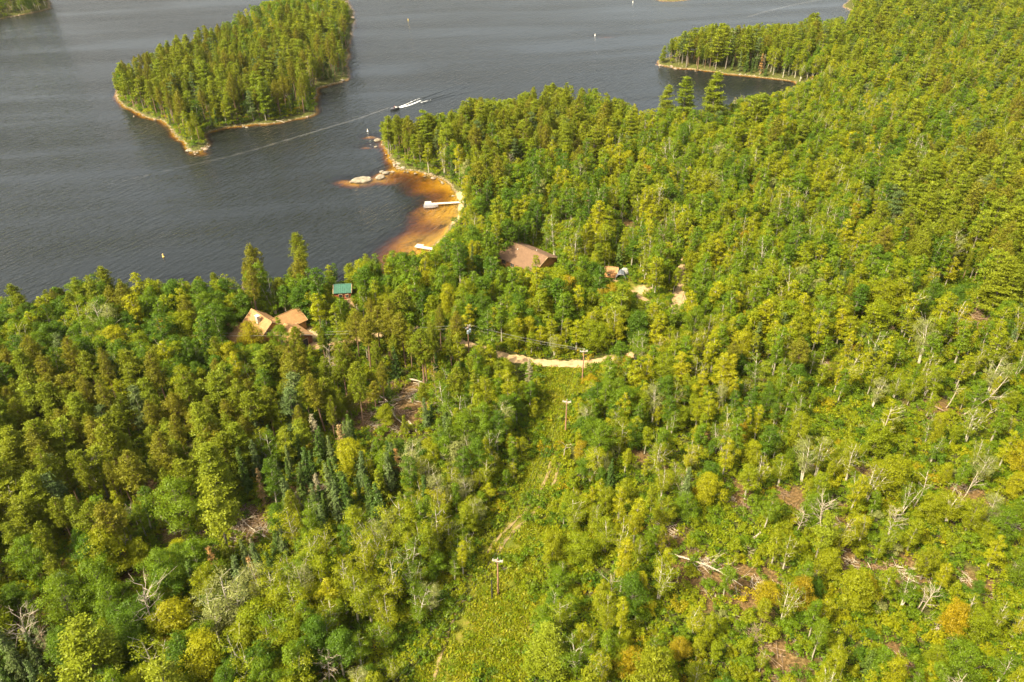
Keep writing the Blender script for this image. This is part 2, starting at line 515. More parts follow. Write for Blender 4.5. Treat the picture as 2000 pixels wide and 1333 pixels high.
PROTO = {}   # kind -> list of dicts(colour, h, trunk mesh, crown mesh, joined mesh)
BARK = {}
def proto(kind, colour, T, C, bm, lm, h, size_word=''):
    d = dict(colour=colour, h=h, word=size_word)
    allv = np.concatenate((C.v if C is not None and C.v else T.v)); d['cr'] = float(np.percentile(np.hypot(allv[:, 0], allv[:, 1]), 85))
    d['trunk'] = T.mesh('trunk', [bm])
    if C is not None and C.v:
        d['crown'] = C.mesh('crown', [lm])
        G = Geo(); 
        Vc = np.concatenate(C.v); Qc = np.concatenate(C.q)[::2]; tc_ = np.concatenate(C.t)[::2]     # lighter copy for the far woods
        P4 = Vc[Qc]; cen = P4.mean(1, keepdims=True); P4 = cen + (P4 - cen) * 1.36
        G.add(P4.reshape(-1, 3), np.arange(len(Qc) * 4).reshape(-1, 4), 0, tc_)
        off = G.n
        G.v += T.v; G.q += [q + off for q in T.q]; G.m += [x * 0 + 1 for x in T.m]; G.t += T.t; G.n += T.n
        d['all'] = G.mesh(kind, [lm, bm])
    else:
        d['crown'] = None; d['all'] = d['trunk']
    PROTO.setdefault(kind, []).append(d)

for colour, k in (('green', 3), ('deep green', 2), ('yellow-green', 3), ('bright yellow-green', 2), ('pale grey-green', 1), ('orange-tinged', 1)):
    for i in range(k):
        h = rng.uniform(11.5, 16)
        T, C = broadleaf(h, rng.uniform(1.6, 2.4), rng.uniform(.26, .44), 32, 130, .14, colm)
        proto('aspen_tree', colour, T, C, B_ASPEN, LC[colour], h)
for colour, k in (('green', 2), ('yellow-green', 3), ('bright yellow-green', 1), ('pale grey-green', 2)):
    for i in range(k):
        h = rng.uniform(11, 15)
        T, C = broadleaf(h, rng.uniform(2.1, 2.9), .30, 46, 90, .13, topy, lean=.05, multi=rng.integers(1, 4), airy=.25, twigs=1 if i == 0 else 0)
        proto('birch_tree', colour, T, C, B_BIRCH, LC[colour], h)
for colour, k in (('green', 2), ('deep green', 3), ('yellow-green', 2), ('bright yellow-green', 1), ('golden', 1), ('orange-tinged', 2)):
    for i in range(k):
        h = rng.uniform(10, 13.5)
        T, C = broadleaf(h, rng.uniform(2.7, 3.6), .22, 60, 160, .145, oval, multi=1 + (i % 2), airy=.12)
        proto('maple_tree', colour, T, C, B_DARK, LC[colour], h)
for colour, k in (('olive', 3), ('brownish olive', 2)):
    for i in range(k):
        h = rng.uniform(16, 20)
        T, C = red_pine(h, rng.uniform(2.0, 2.9), rng.uniform(.36, .55))
        proto('red_pine', colour, T, C, B_PINE, LC[colour], h)
for colour, k in (('light green', 3), ('olive', 1), ('blue-green', 1)):
    for i in range(k):
        h = rng.uniform(16, 21)
        T, C = white_pine(h, rng.uniform(2.8, 3.8), rng.uniform(.15, .35), .15)
        proto('white_pine', colour, T, C, B_DARK, LC[colour], h)
for i in range(2):
    T, C = white_pine(20, 4.6, .12, 0, .95)
    proto('white_pine', 'light green', T, C, B_DARK, LC['light green'], 20, 'dense')
for colour, k, bare in (('blue-green', 2, .15), ('dark green', 3, 0), ('grey', 1, .5), ('rusty brown', 1, .2)):
    for i in range(k):
        h = rng.uniform(9, 13)
        T, C = spruce(h, rng.uniform(1.3, 1.9), bare=bare, dens=.6 if colour in ('grey', 'rusty brown') else 1)
        proto('spruce_tree', colour, T, C, B_DARK if colour != 'grey' else B_BROWN, LC[colour], h)
for colour, k in (('light green', 1), ('dark green', 2), ('olive', 1)):
    for i in range(k):
        h = rng.uniform(7, 10)
        T, C = spruce(h, rng.uniform(1.7, 2.1), droop=.12)
        proto('fir_tree', colour, T, C, B_DARK, LC[colour], h)
for i in range(5):
    h = rng.uniform(7, 12)
    proto('dead_tree', 'bleached' if i < 3 else 'grey-brown', snag(h, [12, 18, 22, 28, 32][i], [2.0, 1.6, 1.8, 2.0, 1.4][i], [.15, .05, .1, .05, .12][i], 1 if i else 0, [.5, .5, .4, .3, .2][i]),
          None, B_DEAD if i < 3 else B_BROWN, None, h)
for colour, k in (('green', 2), ('yellow-green', 2), ('bright yellow-green', 1), ('orange-tinged', 1), ('deep green', 1), ('golden', 1), ('pale grey-green', 1)):
    for i in range(k):
        h = rng.uniform(2.6, 4.2)
        T, C = bush(h, rng.uniform(1.2, 1.9), 14, 80, .14)
        proto('bush', colour, T, C, B_DARK, LC[colour], h)
for colour in ('green', 'yellow-green', 'deep green', 'golden'):
    T, C = bush(1.0, 1.0, 9, 44, .10)
    proto('undergrowth', colour, T, C, B_DARK, LC[colour], .9)
for k in range(3):
    C = Geo(); n = 70
    a = rng.uniform(0, 2 * PI, n); q = rng.random(n) ** .5 * .9
    d = np.stack([rng.normal(size=n) * .5, rng.normal(size=n) * .5, np.ones(n)], 1)
    C.cards(np.stack([np.cos(a) * q, np.sin(a) * q, rng.uniform(.05, .3, n)], 1), rng.normal(size=(n, 3)) + np.array([0, 0, .3]), .22, .3, 0, rng.random(n), along=d)
    T = Geo(); T.tube([(0, 0, 0), (0, 0, .2)], [.02, .01], 3)
    proto('grass', 'grass', T, C, B_DARK, LC['grass' if k else 'yellow-green'], .4)
for k in range(4):                                     # tangles of windthrown sticks
    T = Geo()
    for j in range(26):
        a = rng.normal(0.3, .9); L_ = rng.uniform(.8, 3.2); c = rng.uniform(-1.6, 1.6, 3) * np.array([1, 1, 0]) + np.array([0, 0, rng.uniform(.1, .7)])
        d = np.array([math.cos(a), math.sin(a), rng.uniform(-.1, .35)]) * L_ / 2
        T.tube([c - d, c + d], [rng.uniform(.03, .08), .02], 4)
    proto('brush_pile', 'brush', T, None, B_DEAD if k % 2 else B_BROWN, None, .8)

# ------------------------------------------------------------------ terrain and water
GX0, GX1, GY0, GY1, GS = -480, 560, -60, 800, 2.0
gx = np.arange(GX0, GX1 + .1, GS); gy = np.arange(GY0, GY1 + .1, GS)
GXX, GYY = np.meshgrid(gx, gy)
SD = land_sd(GXX, GYY)
HH = height_from(SD, GXX, GYY)

def sample(A, x, y):
    fx = np.clip((np.asarray(x, float) - GX0) / GS, 0, len(gx) - 1.001); fy = np.clip((np.asarray(y, float) - GY0) / GS, 0, len(gy) - 1.001)
    i = fx.astype(int); j = fy.astype(int); fx = fx - i; fy = fy - j
    return (A[j, i] * (1 - fx) + A[j, i + 1] * fx) * (1 - fy) + (A[j + 1, i] * (1 - fx) + A[j + 1, i + 1] * fx) * fy
def Z(x, y): return float(sample(HH, x, y))
def onland(px, py, dz=0):
    v = ground(px, py, 1.5)
    for _ in range(3):
        v = ground(px, py, max(Z(v.x, v.y), 0))
    v.z += dz
    return v

CORR = gpoly([(1035, 722), (1175, 722), (1160, 745), (1118, 775), (1112, 850), (1095, 960), (1068, 1080), (1062, 1180), (1040, 1260), (1020, 1360), (1000, 1460),
              (740, 1460), (800, 1340), (858, 1250), (905, 1165), (955, 1070), (1000, 975), (1045, 880), (1062, 800), (1045, 755)], 1.5)
CORRCORE = gpoly([(1070, 722), (1140, 722), (1108, 775), (1100, 850), (1075, 950), (1030, 1060), (1000, 1160), (960, 1260), (920, 1360), (880, 1460),
              (760, 1460), (830, 1330), (880, 1240), (925, 1155), (968, 1068), (1010, 980), (1050, 885), (1075, 800), (1060, 755)], 1.5)
CORR_PX = np.array([(1072, 728), (1128, 728), (1100, 775), (1092, 850), (1070, 950), (1030, 1060), (1030, 1160), (1000, 1250), (975, 1345), (815, 1345), (870, 1250), (925, 1155), (968, 1068), (1010, 980), (1050, 885), (1072, 800), (1062, 755)], float)
ROADS = [
    ('gravel_road', [(700, 664), (740, 656), (790, 644), (830, 648), (880, 664), (930, 680), (975, 694), (1010, 703), (1060, 710), (1110, 712), (1165, 709), (1210, 699), (1260, 690), (1300, 660), (1318, 615), (1326, 575), (1333, 545), (1326, 515), (1300, 470), (1278, 440), (1262, 425)], 2.9),
    ('dirt_driveway', [(1300, 630), (1262, 592), (1238, 575), (1212, 556), (1195, 550), (1130, 548), (1070, 545)], 2.2),
    ('dirt_driveway', [(700, 664), (660, 676), (620, 678), (590, 668)], 3.2),
    ('footpath', [(690, 640), (688, 600), (682, 585), (672, 578)], 1.3),
]
FLOOR = [(1228, 440, 30),(780, 800, 85), (740, 830, 65), (800, 765, 60), (715, 785, 50), (360, 1025, 40), (255, 1125, 40), (480, 1020, 45), (150, 1100, 45), (290, 960, 40), (1905, 625, 60), (1480, 740, 25), (1380, 1130, 60), (1480, 1160, 60), (1560, 980, 50), (1830, 800, 50),
         (1650, 1100, 45), (1900, 980, 60), (600, 960, 45), (1320, 930, 30), (60, 1200, 40), (520, 1030, 40), (1440, 960, 35), (1750, 1120, 50), (1620, 1010, 40), (1900, 1150, 45), (1300, 1050, 40), (1530, 1290, 45), (1700, 930, 40), (1240, 890, 25), (1960, 830, 35), (1750, 1290, 40), (1620, 720, 30), (1400, 860, 30)]
FLOOR = [(onland(a, b), r * .105) for a, b, r in FLOOR]

def build_ground():
    Hh = HH
    floor = np.zeros_like(Hh)
    for p, r in FLOOR:
        floor = np.maximum(floor, np.exp(-((GXX - p.x) ** 2 + (GYY - p.y) ** 2) / (r * r * 2)))
    floor *= .4 + fbm(GXX, GYY, 5, 2)
    grass = np.clip(.5 - dist_line(CORR, GXX, GYY) / 6 * np.where(inside(CORR, GXX, GYY), -1, 1), 0, 1)
    for (a, b, r) in ((1235, 570, 9), (1285, 415, 6), (760, 655, 5), (1275, 432, 5)):
        p = onland(a, b); grass = np.maximum(grass, np.exp(-((GXX - p.x) ** 2 + (GYY - p.y) ** 2) / (r * r)))
    sand = np.zeros_like(Hh)
    for (a, b, r) in ((899, 382, 4), (893, 428, 4), (898, 402, 4), (870, 468, 3), (600, 660, 5), (1065, 545, 4), (575, 672, 5), (690, 590, 3), (1325, 600, 5), (1275, 438, 3), (1262, 582, 4)):
        p = ground(a, b, .5); sand = np.maximum(sand, np.exp(-((GXX - p.x) ** 2 + (GYY - p.y) ** 2) / (r * r)))
    G = Geo()
    nx, ny = len(gx), len(gy)
    V = np.stack([GXX, GYY, Hh], -1).reshape(-1, 3)
    idx = np.arange(nx * ny).reshape(ny, nx)
    F = np.stack([idx[:-1, :-1], idx[:-1, 1:], idx[1:, 1:], idx[1:, :-1]], -1).reshape(-1, 4)
    # outer skirt out to the horizon
    G.add(V, F)
    B = 5000
    o = nx * ny
    cs = [(GX0, GY0), (GX1, GY0), (GX1, GY1), (GX0, GY1)]
    cv = [(x, y, Hh[0 if y == GY0 else -1, 0 if x == GX0 else -1]) for x, y in cs] + [(-B, -B, 2), (B, -B, 2), (B, B, -8), (-B, B, -8)]
    G.add(cv, [(0, 4, 5, 1), (1, 5, 6, 2), (2, 6, 7, 3), (3, 7, 4, 0)])
    me = G.mesh('ground', [M_GROUND], True)
    for nm, A in (('floor', floor), ('grass', grass), ('sand', sand)):
        a = me.attributes.new(nm, 'FLOAT', 'POINT')
        a.data.foreach_set('value', np.concatenate([A.ravel(), np.zeros(8)]).astype(np.float32))
    tag(link(bpy.data.objects.new('ground', me)), kind='structure')
    # water sheet with the water's depth at each vertex
    keep = (Hh[:-1, :-1] < .3) | (Hh[1:, 1:] < .3) | (Hh[1:, :-1] < .3) | (Hh[:-1, 1:] < .3)
    Vw = V.copy(); Vw[:, 2] = 0
    Fk = F.reshape(ny - 1, nx - 1, 4)[keep]
    used, inv = np.unique(Fk, return_inverse=True)
    G = Geo(); G.add(Vw[used], inv.reshape(-1, 4))
    dep = np.maximum(-V[used][:, 2], 0)
    B = 4900
    ov = [(-B, -B), (GX0, -B), (GX1, -B), (B, -B), (-B, GY0), (GX0, GY0), (GX1, GY0), (B, GY0), (-B, GY1), (GX0, GY1), (GX1, GY1), (B, GY1), (-B, B), (GX0, B), (GX1, B), (B, B)]
    fo = [(4, 5, 9, 8), (8, 9, 13, 12), (9, 10, 14, 13), (10, 11, 15, 14)]
    G.add([(x, y, 0) for x, y in ov], fo)
    me = G.mesh('lake', [M_WATER], True)
    a = me.attributes.new('depth', 'FLOAT', 'POINT')
    a.data.foreach_set('value', np.concatenate([dep, np.full(16, 8)]).astype(np.float32))
    tag(link(bpy.data.objects.new('lake_water', me)), kind='structure')

def m_ground():
    m, nt, p = mat('forest ground'); L = nt.links
    n1 = noise(nt, .35, 8); n2 = noise(nt, 1.6, 6); n3 = noise(nt, .06, 4)
    base = ramp(nt, n2.outputs[0], [(.30, (.030, .026, .012)), (.48, (.060, .060, .016)), (.60, (.075, .090, .014)), (.75, (.16, .11, .05))])
    litter = ramp(nt, n2.outputs[0], [(.32, (.040, .036, .012)), (.5, (.115, .068, .026)), (.72, (.21, .145, .065))])
    grass = ramp(nt, n1.outputs[0], [(.30, (.060, .075, .008)), (.45, (.090, .105, .009)), (.58, (.14, .13, .018)), (.70, (.26, .19, .06))])
    sand = ramp(nt, n2.outputs[0], [(.3, (.26, .18, .09)), (.7, (.44, .33, .18))])
    def at(nm):
        a = N(nt, 'ShaderNodeAttribute', attribute_name=nm)
        x = N(nt, 'ShaderNodeMath', operation='ADD'); L.new(a.outputs['Fac'], x.inputs[0])
        y = N(nt, 'ShaderNodeMapRange'); y.inputs[3].default_value = -.35; y.inputs[4].default_value = .35
        L.new(n1.outputs[0], y.inputs[0]); L.new(y.outputs[0], x.inputs[1])
        z = N(nt, 'ShaderNodeMapRange'); z.inputs[1].default_value = .3; z.inputs[2].default_value = .6
        L.new(x.outputs[0], z.inputs[0]); return z.outputs[0]
    def mixc(f, a, b):
        x = N(nt, 'ShaderNodeMix', data_type='RGBA'); L.new(f, x.inputs[0]); L.new(a, x.inputs[6]); L.new(b, x.inputs[7]); return x.outputs[2]
    c = mixc(at('floor'), base.outputs[0], litter.outputs[0])
    c = mixc(at('grass'), c, grass.outputs[0])
    # pale rock and sand close to and under the waterline
    geo = N(nt, 'ShaderNodeNewGeometry'); sx = N(nt, 'ShaderNodeSeparateXYZ'); L.new(geo.outputs['Position'], sx.inputs[0])
    ad = N(nt, 'ShaderNodeMath', operation='MULTIPLY_ADD'); L.new(n1.outputs[0], ad.inputs[0]); ad.inputs[1].default_value = 0.9; L.new(sx.outputs['Z'], ad.inputs[2])
    zr = N(nt, 'ShaderNodeMapRange'); zr.inputs[1].default_value = .82; zr.inputs[2].default_value = .55
    L.new(ad.outputs[0], zr.inputs[0])
    shore = ramp(nt, n2.outputs[0], [(.32, (.06, .055, .022)), (.50, (.13, .095, .05)), (.62, (.26, .20, .125)), (.75, (.40, .34, .24))])
    c = mixc(zr.outputs[0], c, shore.outputs[0])
    c = mixc(at('sand'), c, sand.outputs[0])
    bed = N(nt, 'ShaderNodeMapRange'); bed.inputs[1].default_value = -.02; bed.inputs[2].default_value = -.25; L.new(sx.outputs['Z'], bed.inputs[0])
    bc = ramp(nt, n3.outputs[0], [(.30, (.22, .16, .07)), (.5, (.36, .25, .09)), (.7, (.44, .31, .11))])
    spots = ramp(nt, noise(nt, .16, 5).outputs[0], [(.30, (.30, .30, .24)), (.44, (1, 1, 1))])
    ml = N(nt, 'ShaderNodeMix', data_type='RGBA', blend_type='MULTIPLY'); ml.inputs[0].default_value = 1
    L.new(bc.outputs[0], ml.inputs[6]); L.new(spots.outputs[0], ml.inputs[7])
    c = mixc(bed.outputs[0], c, ml.outputs[2])
    L.new(c, p.inputs['Base Color']); p.inputs['Roughness'].default_value = .95; p.inputs['Specular IOR Level'].default_value = .1
    bp = N(nt, 'ShaderNodeBump'); bp.inputs['Strength'].default_value = .7; bp.inputs['Distance'].default_value = .5
    L.new(n2.outputs[0], bp.inputs['Height']); L.new(bp.outputs[0], p.inputs['Normal'])
    return m

def m_water():
    m = bpy.data.materials.new('tea-coloured lake water'); m.use_nodes = True
    nt = m.node_tree; nt.nodes.clear(); L = nt.links
    out = N(nt, 'ShaderNodeOutputMaterial')
    at = N(nt, 'ShaderNodeAttribute', attribute_name='depth')
    def absorb(k):
        a = N(nt, 'ShaderNodeMath', operation='MULTIPLY'); a.inputs[1].default_value = -k; L.new(at.outputs['Fac'], a.inputs[0])
        e = N(nt, 'ShaderNodeMath', operation='EXPONENT'); L.new(a.outputs[0], e.inputs[0]); return e.outputs[0]
    cc = N(nt, 'ShaderNodeCombineColor')
    L.new(absorb(.33), cc.inputs[0]); L.new(absorb(.62), cc.inputs[1]); L.new(absorb(2.6), cc.inputs[2])
    tr = N(nt, 'ShaderNodeBsdfTransparent'); L.new(cc.outputs[0], tr.inputs[0])
    df = N(nt, 'ShaderNodeBsdfDiffuse'); df.inputs[0].default_value = (.008, .010, .009, 1)   # scatter of the peaty water itself
    addd = N(nt, 'ShaderNodeMixShader')
    mr = N(nt, 'ShaderNodeMapRange'); mr.inputs[1].default_value = 0; mr.inputs[2].default_value = 4; mr.inputs[4].default_value = 1
    L.new(at.outputs['Fac'], mr.inputs[0]); L.new(mr.outputs[0], addd.inputs[0])
    L.new(tr.outputs[0], addd.inputs[1]); L.new(df.outputs[0], addd.inputs[2])
    tc = N(nt, 'ShaderNodeTexCoord')
    def wave(sx, sy, rot, det, sc):
        mp = N(nt, 'ShaderNodeMapping'); mp.inputs['Rotation'].default_value = (0, 0, rot); mp.inputs['Scale'].default_value = (sx, sy, 1)
        mp.vector_type = 'TEXTURE'
        L.new(tc.outputs['Object'], mp.inputs[0])
        n = N(nt, 'ShaderNodeTexNoise'); n.inputs['Scale'].default_value = sc; n.inputs['Detail'].default_value = det; n.inputs['Roughness'].default_value = .5
        n.inputs['Distortion'].default_value = .4
        L.new(mp.outputs[0], n.inputs['Vector']); return n.outputs[0]
    a = wave(5.5, 1.5, R(62), 2, 1.0); b = wave(1.4, .6, R(48), 2, 1.0); c = wave(150, 28, R(12), 4, 1.0)
    s1 = N(nt, 'ShaderNodeMath', operation='MULTIPLY_ADD'); L.new(b, s1.inputs[0]); s1.inputs[1].default_value = .35; L.new(a, s1.inputs[2])
    bp = N(nt, 'ShaderNodeBump'); bp.inputs['Distance'].default_value = .75
    st = N(nt, 'ShaderNodeMapRange'); st.inputs[1].default_value = .35; st.inputs[2].default_value = .65; st.inputs[3].default_value = .30; st.inputs[4].default_value = 1.0
    L.new(c, st.inputs[0]); L.new(st.outputs[0], bp.inputs['Strength'])
    L.new(s1.outputs[0], bp.inputs['Height'])
    gl = N(nt, 'ShaderNodeBsdfGlossy'); gl.inputs['Roughness'].default_value = .12; gl.inputs[0].default_value = (1, 1, 1, 1)
    L.new(bp.outputs[0], gl.inputs['Normal'])
    fr = N(nt, 'ShaderNodeFresnel'); fr.inputs[0].default_value = 1.33; L.new(bp.outputs[0], fr.inputs['Normal'])
    mx = N(nt, 'ShaderNodeMixShader'); L.new(fr.outputs[0], mx.inputs[0]); L.new(addd.outputs[0], mx.inputs[1]); L.new(gl.outputs[0], mx.inputs[2])
    L.new(mx.outputs[0], out.inputs[0])
    return m
M_GROUND = m_ground(); M_WATER = m_water()
build_ground()

# ------------------------------------------------------------------ roads, tracks
M_GRAVEL = simple('pale gravel', (.32, .22, .11), .95, .38, .8, .4)
M_DIRT = simple('dry dirt', (.28, .18, .085), .95, .35, 1.5, .4)

def smooth_line(pts, n=6):
    P = np.array(pts, float); out = []
    for i in range(len(P) - 1):
        p0 = P[max(i - 1, 0)]; p1 = P[i]; p2 = P[i + 1]; p3 = P[min(i + 2, len(P) - 1)]
        for k in range(n):
            t = k / n
            out.append(.5 * ((2 * p1) + (-p0 + p2) * t + (2 * p0 - 5 * p1 + 4 * p2 - p3) * t * t + (-p0 + 3 * p1 - 3 * p2 + p3) * t ** 3))
    out.append(P[-1]); return np.array(out)

def ribbon(name, pts, width, m, lift=.12, zf=None, edge=.25, rows=5):
    c = smooth_line(pts); n = len(c)
    t = np.gradient(c[:, :2], axis=0); t /= np.linalg.norm(t, axis=1)[:, None] + 1e-9
    nn = np.stack([-t[:, 1], t[:, 0]], 1)
    V = []; u = np.linspace(-1, 1, rows)
    for i in range(n):
        w1 = width / 2 * (1 + edge * rng.normal() * .6); w2 = width / 2 * (1 + edge * rng.normal() * .6)
        for k in u:
            q = c[i, :2] + nn[i] * (k * (w1 if k < 0 else w2))
            z = (zf if zf is not None else Z(q[0], q[1])) + lift + (.05 * (1 - k * k))
            V.append((q[0], q[1], z))
    F = [(i * rows + k, (i + 1) * rows + k, (i + 1) * rows + k + 1, i * rows + k + 1) for i in range(n - 1) for k in range(rows - 1)]
    g = Geo(); g.add(V, F)
    return g.obj(name, m, smooth=True)

road_lines = []
for nm, pts, wd in ROADS:
    L3 = [tuple(onland(a, b)) for a, b in pts]
    road_lines.append((np.array([(p[0], p[1]) for p in L3]), wd))
    tag(ribbon(nm, L3, wd, M_GRAVEL if nm == 'gravel_road' else M_DIRT, .16), kind='structure')
track = [(858, 1330), (885, 1240), (915, 1165), (950, 1105), (975, 1060), (1015, 1020), (1050, 985), (1078, 930), (1090, 880)]
M_TRACK = simple('worn track earth', (.19, .14, .055), .95, .4, 1.2, .3)
for off in (-.9, .9):
    L3 = [tuple(onland(a, b) + Vector((off, 0, 0))) for a, b in track]
    # worn stretches only, with grass between them
    for a, b in ((0, 2), (3, 6), (6, 8)):
        if off > 0 and a == 0: continue
        tag(ribbon('wheel_track', L3[a:b + 1], .6, M_TRACK, .12, edge=.6, rows=3), kind='structure')

# ------------------------------------------------------------------ planting plan
def blob(px, py, rx, ry, **wts): return (px, py, rx, ry, wts)
A_, BI, MA, RP, WP, SPR, FI, DE, BU = 'aspen_tree', 'birch_tree', 'maple_tree', 'red_pine', 'white_pine', 'spruce_tree', 'fir_tree', 'dead_tree', 'bush'
PLAN = [
    # island
    blob(300, 190, 90, 50, red_pine=6, white_pine=2), blob(430, 180, 130, 60, red_pine=4, white_pine=3, spruce_tree=2), blob(590, 150, 60, 80, red_pine=3, white_pine=3, spruce_tree=2),
    blob(500, 80, 50, 40, aspen_tree=8, maple_tree=2), blob(600, 20, 60, 40, aspen_tree=5, white_pine=2),
    # far point and inlet
    blob(1430, 100, 130, 40, red_pine=5, white_pine=5, spruce_tree=1), blob(1490, 140, 40, 20, spruce_tree=6), blob(1650, 110, 60, 40, white_pine=4, aspen_tree=3),
    # rocky point by the bay
    blob(800, 270, 70, 40, white_pine=5, red_pine=4), blob(930, 260, 80, 40, white_pine=5, red_pine=4), blob(1050, 280, 90, 50, red_pine=7, white_pine=4),
    blob(1000, 320, 60, 30, red_pine=8), blob(1160, 250, 60, 40, aspen_tree=5, white_pine=2),
    blob(1050, 390, 100, 45, aspen_tree=10), blob(950, 370, 40, 40, aspen_tree=4, red_pine=4),
    # left shore
    blob(100, 620, 140, 30, red_pine=2, aspen_tree=2, maple_tree=2, white_pine=1), blob(300, 610, 120, 40, red_pine=2, aspen_tree=3, maple_tree=2), blob(550, 560, 60, 40, red_pine=6, maple_tree=2),
    blob(750, 560, 120, 40, aspen_tree=6, maple_tree=4), blob(350, 680, 120, 50, maple_tree=5, aspen_tree=3), blob(100, 720, 120, 60, maple_tree=3, aspen_tree=3, birch_tree=1),
    blob(420, 760, 120, 50, aspen_tree=5, birch_tree=2, maple_tree=2),
    blob(620, 780, 130, 70, red_pine=8, white_pine=1), blob(820, 720, 80, 40, red_pine=6), blob(830, 830, 60, 60, fir_tree=3, red_pine=2, bush=2),
    blob(200, 900, 170, 90, red_pine=12, white_pine=3), blob(400, 900, 100, 80, red_pine=8, white_pine=2), blob(60, 1050, 120, 90, white_pine=5, red_pine=6),
    blob(450, 1020, 60, 60, white_pine=6), blob(650, 960, 110, 60, spruce_tree=22, fir_tree=4, red_pine=1), blob(530, 1100, 70, 60, spruce_tree=22, maple_tree=1),
    blob(800, 900, 90, 50, maple_tree=4, spruce_tree=3, aspen_tree=2), blob(250, 1200, 150, 90, maple_tree=10), blob(60, 1300, 90, 60, spruce_tree=3, dead_tree=1, fir_tree=2),
    blob(400, 1300, 140, 60, maple_tree=8, birch_tree=2), blob(700, 1150, 140, 120, birch_tree=9, aspen_tree=3), blob(870, 1000, 70, 80, birch_tree=5, aspen_tree=4),
    blob(980, 820, 60, 60, aspen_tree=6, birch_tree=1), blob(950, 900, 60, 60, birch_tree=5, aspen_tree=2),
    # middle
    blob(1050, 640, 160, 50, maple_tree=4, aspen_tree=5), blob(900, 600, 90, 50, aspen_tree=5, fir_tree=1, maple_tree=3),
    blob(1200, 480, 140, 50, aspen_tree=6, birch_tree=1, bush=1), blob(1450, 560, 160, 130, aspen_tree=9, birch_tree=1.5, maple_tree=2), blob(1500, 350, 200, 100, aspen_tree=8, birch_tree=2, maple_tree=3, white_pine=.6),
    blob(1800, 180, 220, 90, aspen_tree=9, white_pine=1.2, red_pine=.4, birch_tree=1, maple_tree=1), blob(1850, 60, 200, 40, white_pine=3, aspen_tree=5, maple_tree=1),
    blob(1800, 420, 90, 50, white_pine=5, red_pine=2, aspen_tree=2), blob(1930, 480, 90, 90, red_pine=5, white_pine=3, aspen_tree=2), blob(1820, 520, 100, 30, red_pine=3, aspen_tree=2),
    blob(1650, 640, 100, 60, spruce_tree=2, aspen_tree=5, maple_tree=3), blob(1250, 800, 110, 100, aspen_tree=7, birch_tree=2, maple_tree=2),
    blob(1450, 850, 130, 100, aspen_tree=5, birch_tree=2, maple_tree=1), blob(1750, 850, 230, 110, bush=11, aspen_tree=3, birch_tree=2, dead_tree=.1),
    blob(1600, 1150, 400, 200, bush=14, birch_tree=2, maple_tree=1.6, aspen_tree=2, dead_tree=.1), blob(1180, 1050, 90, 160, aspen_tree=4, birch_tree=3, bush=2, maple_tree=1),
    blob(1100, 1280, 60, 90, birch_tree=2, bush=6, aspen_tree=1),
]
KINDS = [A_, BI, MA, RP, WP, SPR, FI, DE, BU]
def species_weights(px, py):
    W = {k: np.full(px.shape, .02) for k in KINDS}
    W[A_] += .15; W[MA] += .03; W[FI] += .03; W[DE] += .008; W[BI] += .03; W[BU] += .05; W[SPR] += .02; W[WP] += .01
    for bx, by, rx, ry, wts in PLAN:
        g = np.exp(-(((px - bx) / rx) ** 2 + ((py - by) / ry) ** 2))
        for k, v in wts.items(): W[k] = W[k] + v * g
    return np.stack([W[k] for k in KINDS], 1)

# things that must stay in view: (x0,y0,x1,y1) in the survey, trees rooted nearer than y1 may not rise into them
OPEN = [(978, 688, 1012, 702), (1004, 698, 1168, 720), (978, 472, 1076, 520), (458, 606, 596, 672), (655, 556, 686, 580), (1180, 526, 1222, 549), (1318, 568, 1330, 594),
        (826, 390, 904, 408), (808, 474, 850, 489), (700, 748, 840, 856), (870, 340, 902, 440), (1235, 560, 1300, 585), (586, 655, 600, 672), (1900, 600, 1925, 625),
        (1130, 695, 1142, 722), (1098, 780, 1106, 838), (964, 1095, 978, 1150), (1280, 110, 1470, 148), (735, 275, 800, 325), (222, 185, 372, 297), (290, 1020, 345, 1060),
        (1350, 1100, 1460, 1190), (1440, 1050, 1490, 1085), (285, 1005, 395, 1055), (450, 985, 515, 1050), (240, 1100, 290, 1140), (560, 230, 620, 245), (682, 578, 692, 600), (908, 650, 926, 674), (1214, 432, 1242, 441)]
SKY_LEFT = [(-300, 610), (0, 592), (60, 566), (90, 582), (140, 552), (200, 530), (250, 545), (300, 535), (345, 548), (400, 540), (440, 525), (470, 500), (500, 488), (530, 495), (545, 535), (570, 530), (590, 485), (610, 488),
            (630, 512), (700, 498), (770, 490), (830, 490), (852, 478), (880, 455), (893, 425), (905, 385)]
SKY_POINT = [(700, 300), (748, 238), (760, 232), (800, 226), (815, 240), (830, 222), (860, 216), (890, 214), (910, 195), (935, 188), (975, 192), (1010, 188), (1040, 168), (1080, 162), (1130, 165), (1170, 168), (1190, 185),
             (1240, 202), (1284, 212), (1400, 212), (1430, 192), (1460, 180), (1500, 182), (1545, 165), (1600, 140), (1640, 60), (1700, -100)]
SKY_FAR = [(1240, 110), (1305, 78), (1330, 62), (1360, 50), (1400, 42), (1440, 48), (1500, 42), (1550, 46), (1580, 22), (1600, 38), (1660, 26), (1670, -10), (1750, -100)]
SKY_ISLE = [(200, 180), (222, 145), (240, 125), (300, 98), (350, 74), (400, 38), (420, 60), (440, 40), (480, 12), (540, -4), (640, -10), (670, -2), (690, 15), (695, 40), (690, 140), (680, 145)]
def prof(P, x): return np.interp(x, [p[0] for p in P], [p[1] for p in P])

def candidates(x0, x1, y0, y1, step):
    nx = int((x1 - x0) / step); ny = int((y1 - y0) / step)
    X, Y = np.meshgrid(np.arange(nx), np.arange(ny))
    X = x0 + (X + rng.uniform(.05, .95, X.shape)) * step; Y = y0 + (Y + rng.uniform(.05, .95, Y.shape)) * step
    return X.ravel(), Y.ravel()

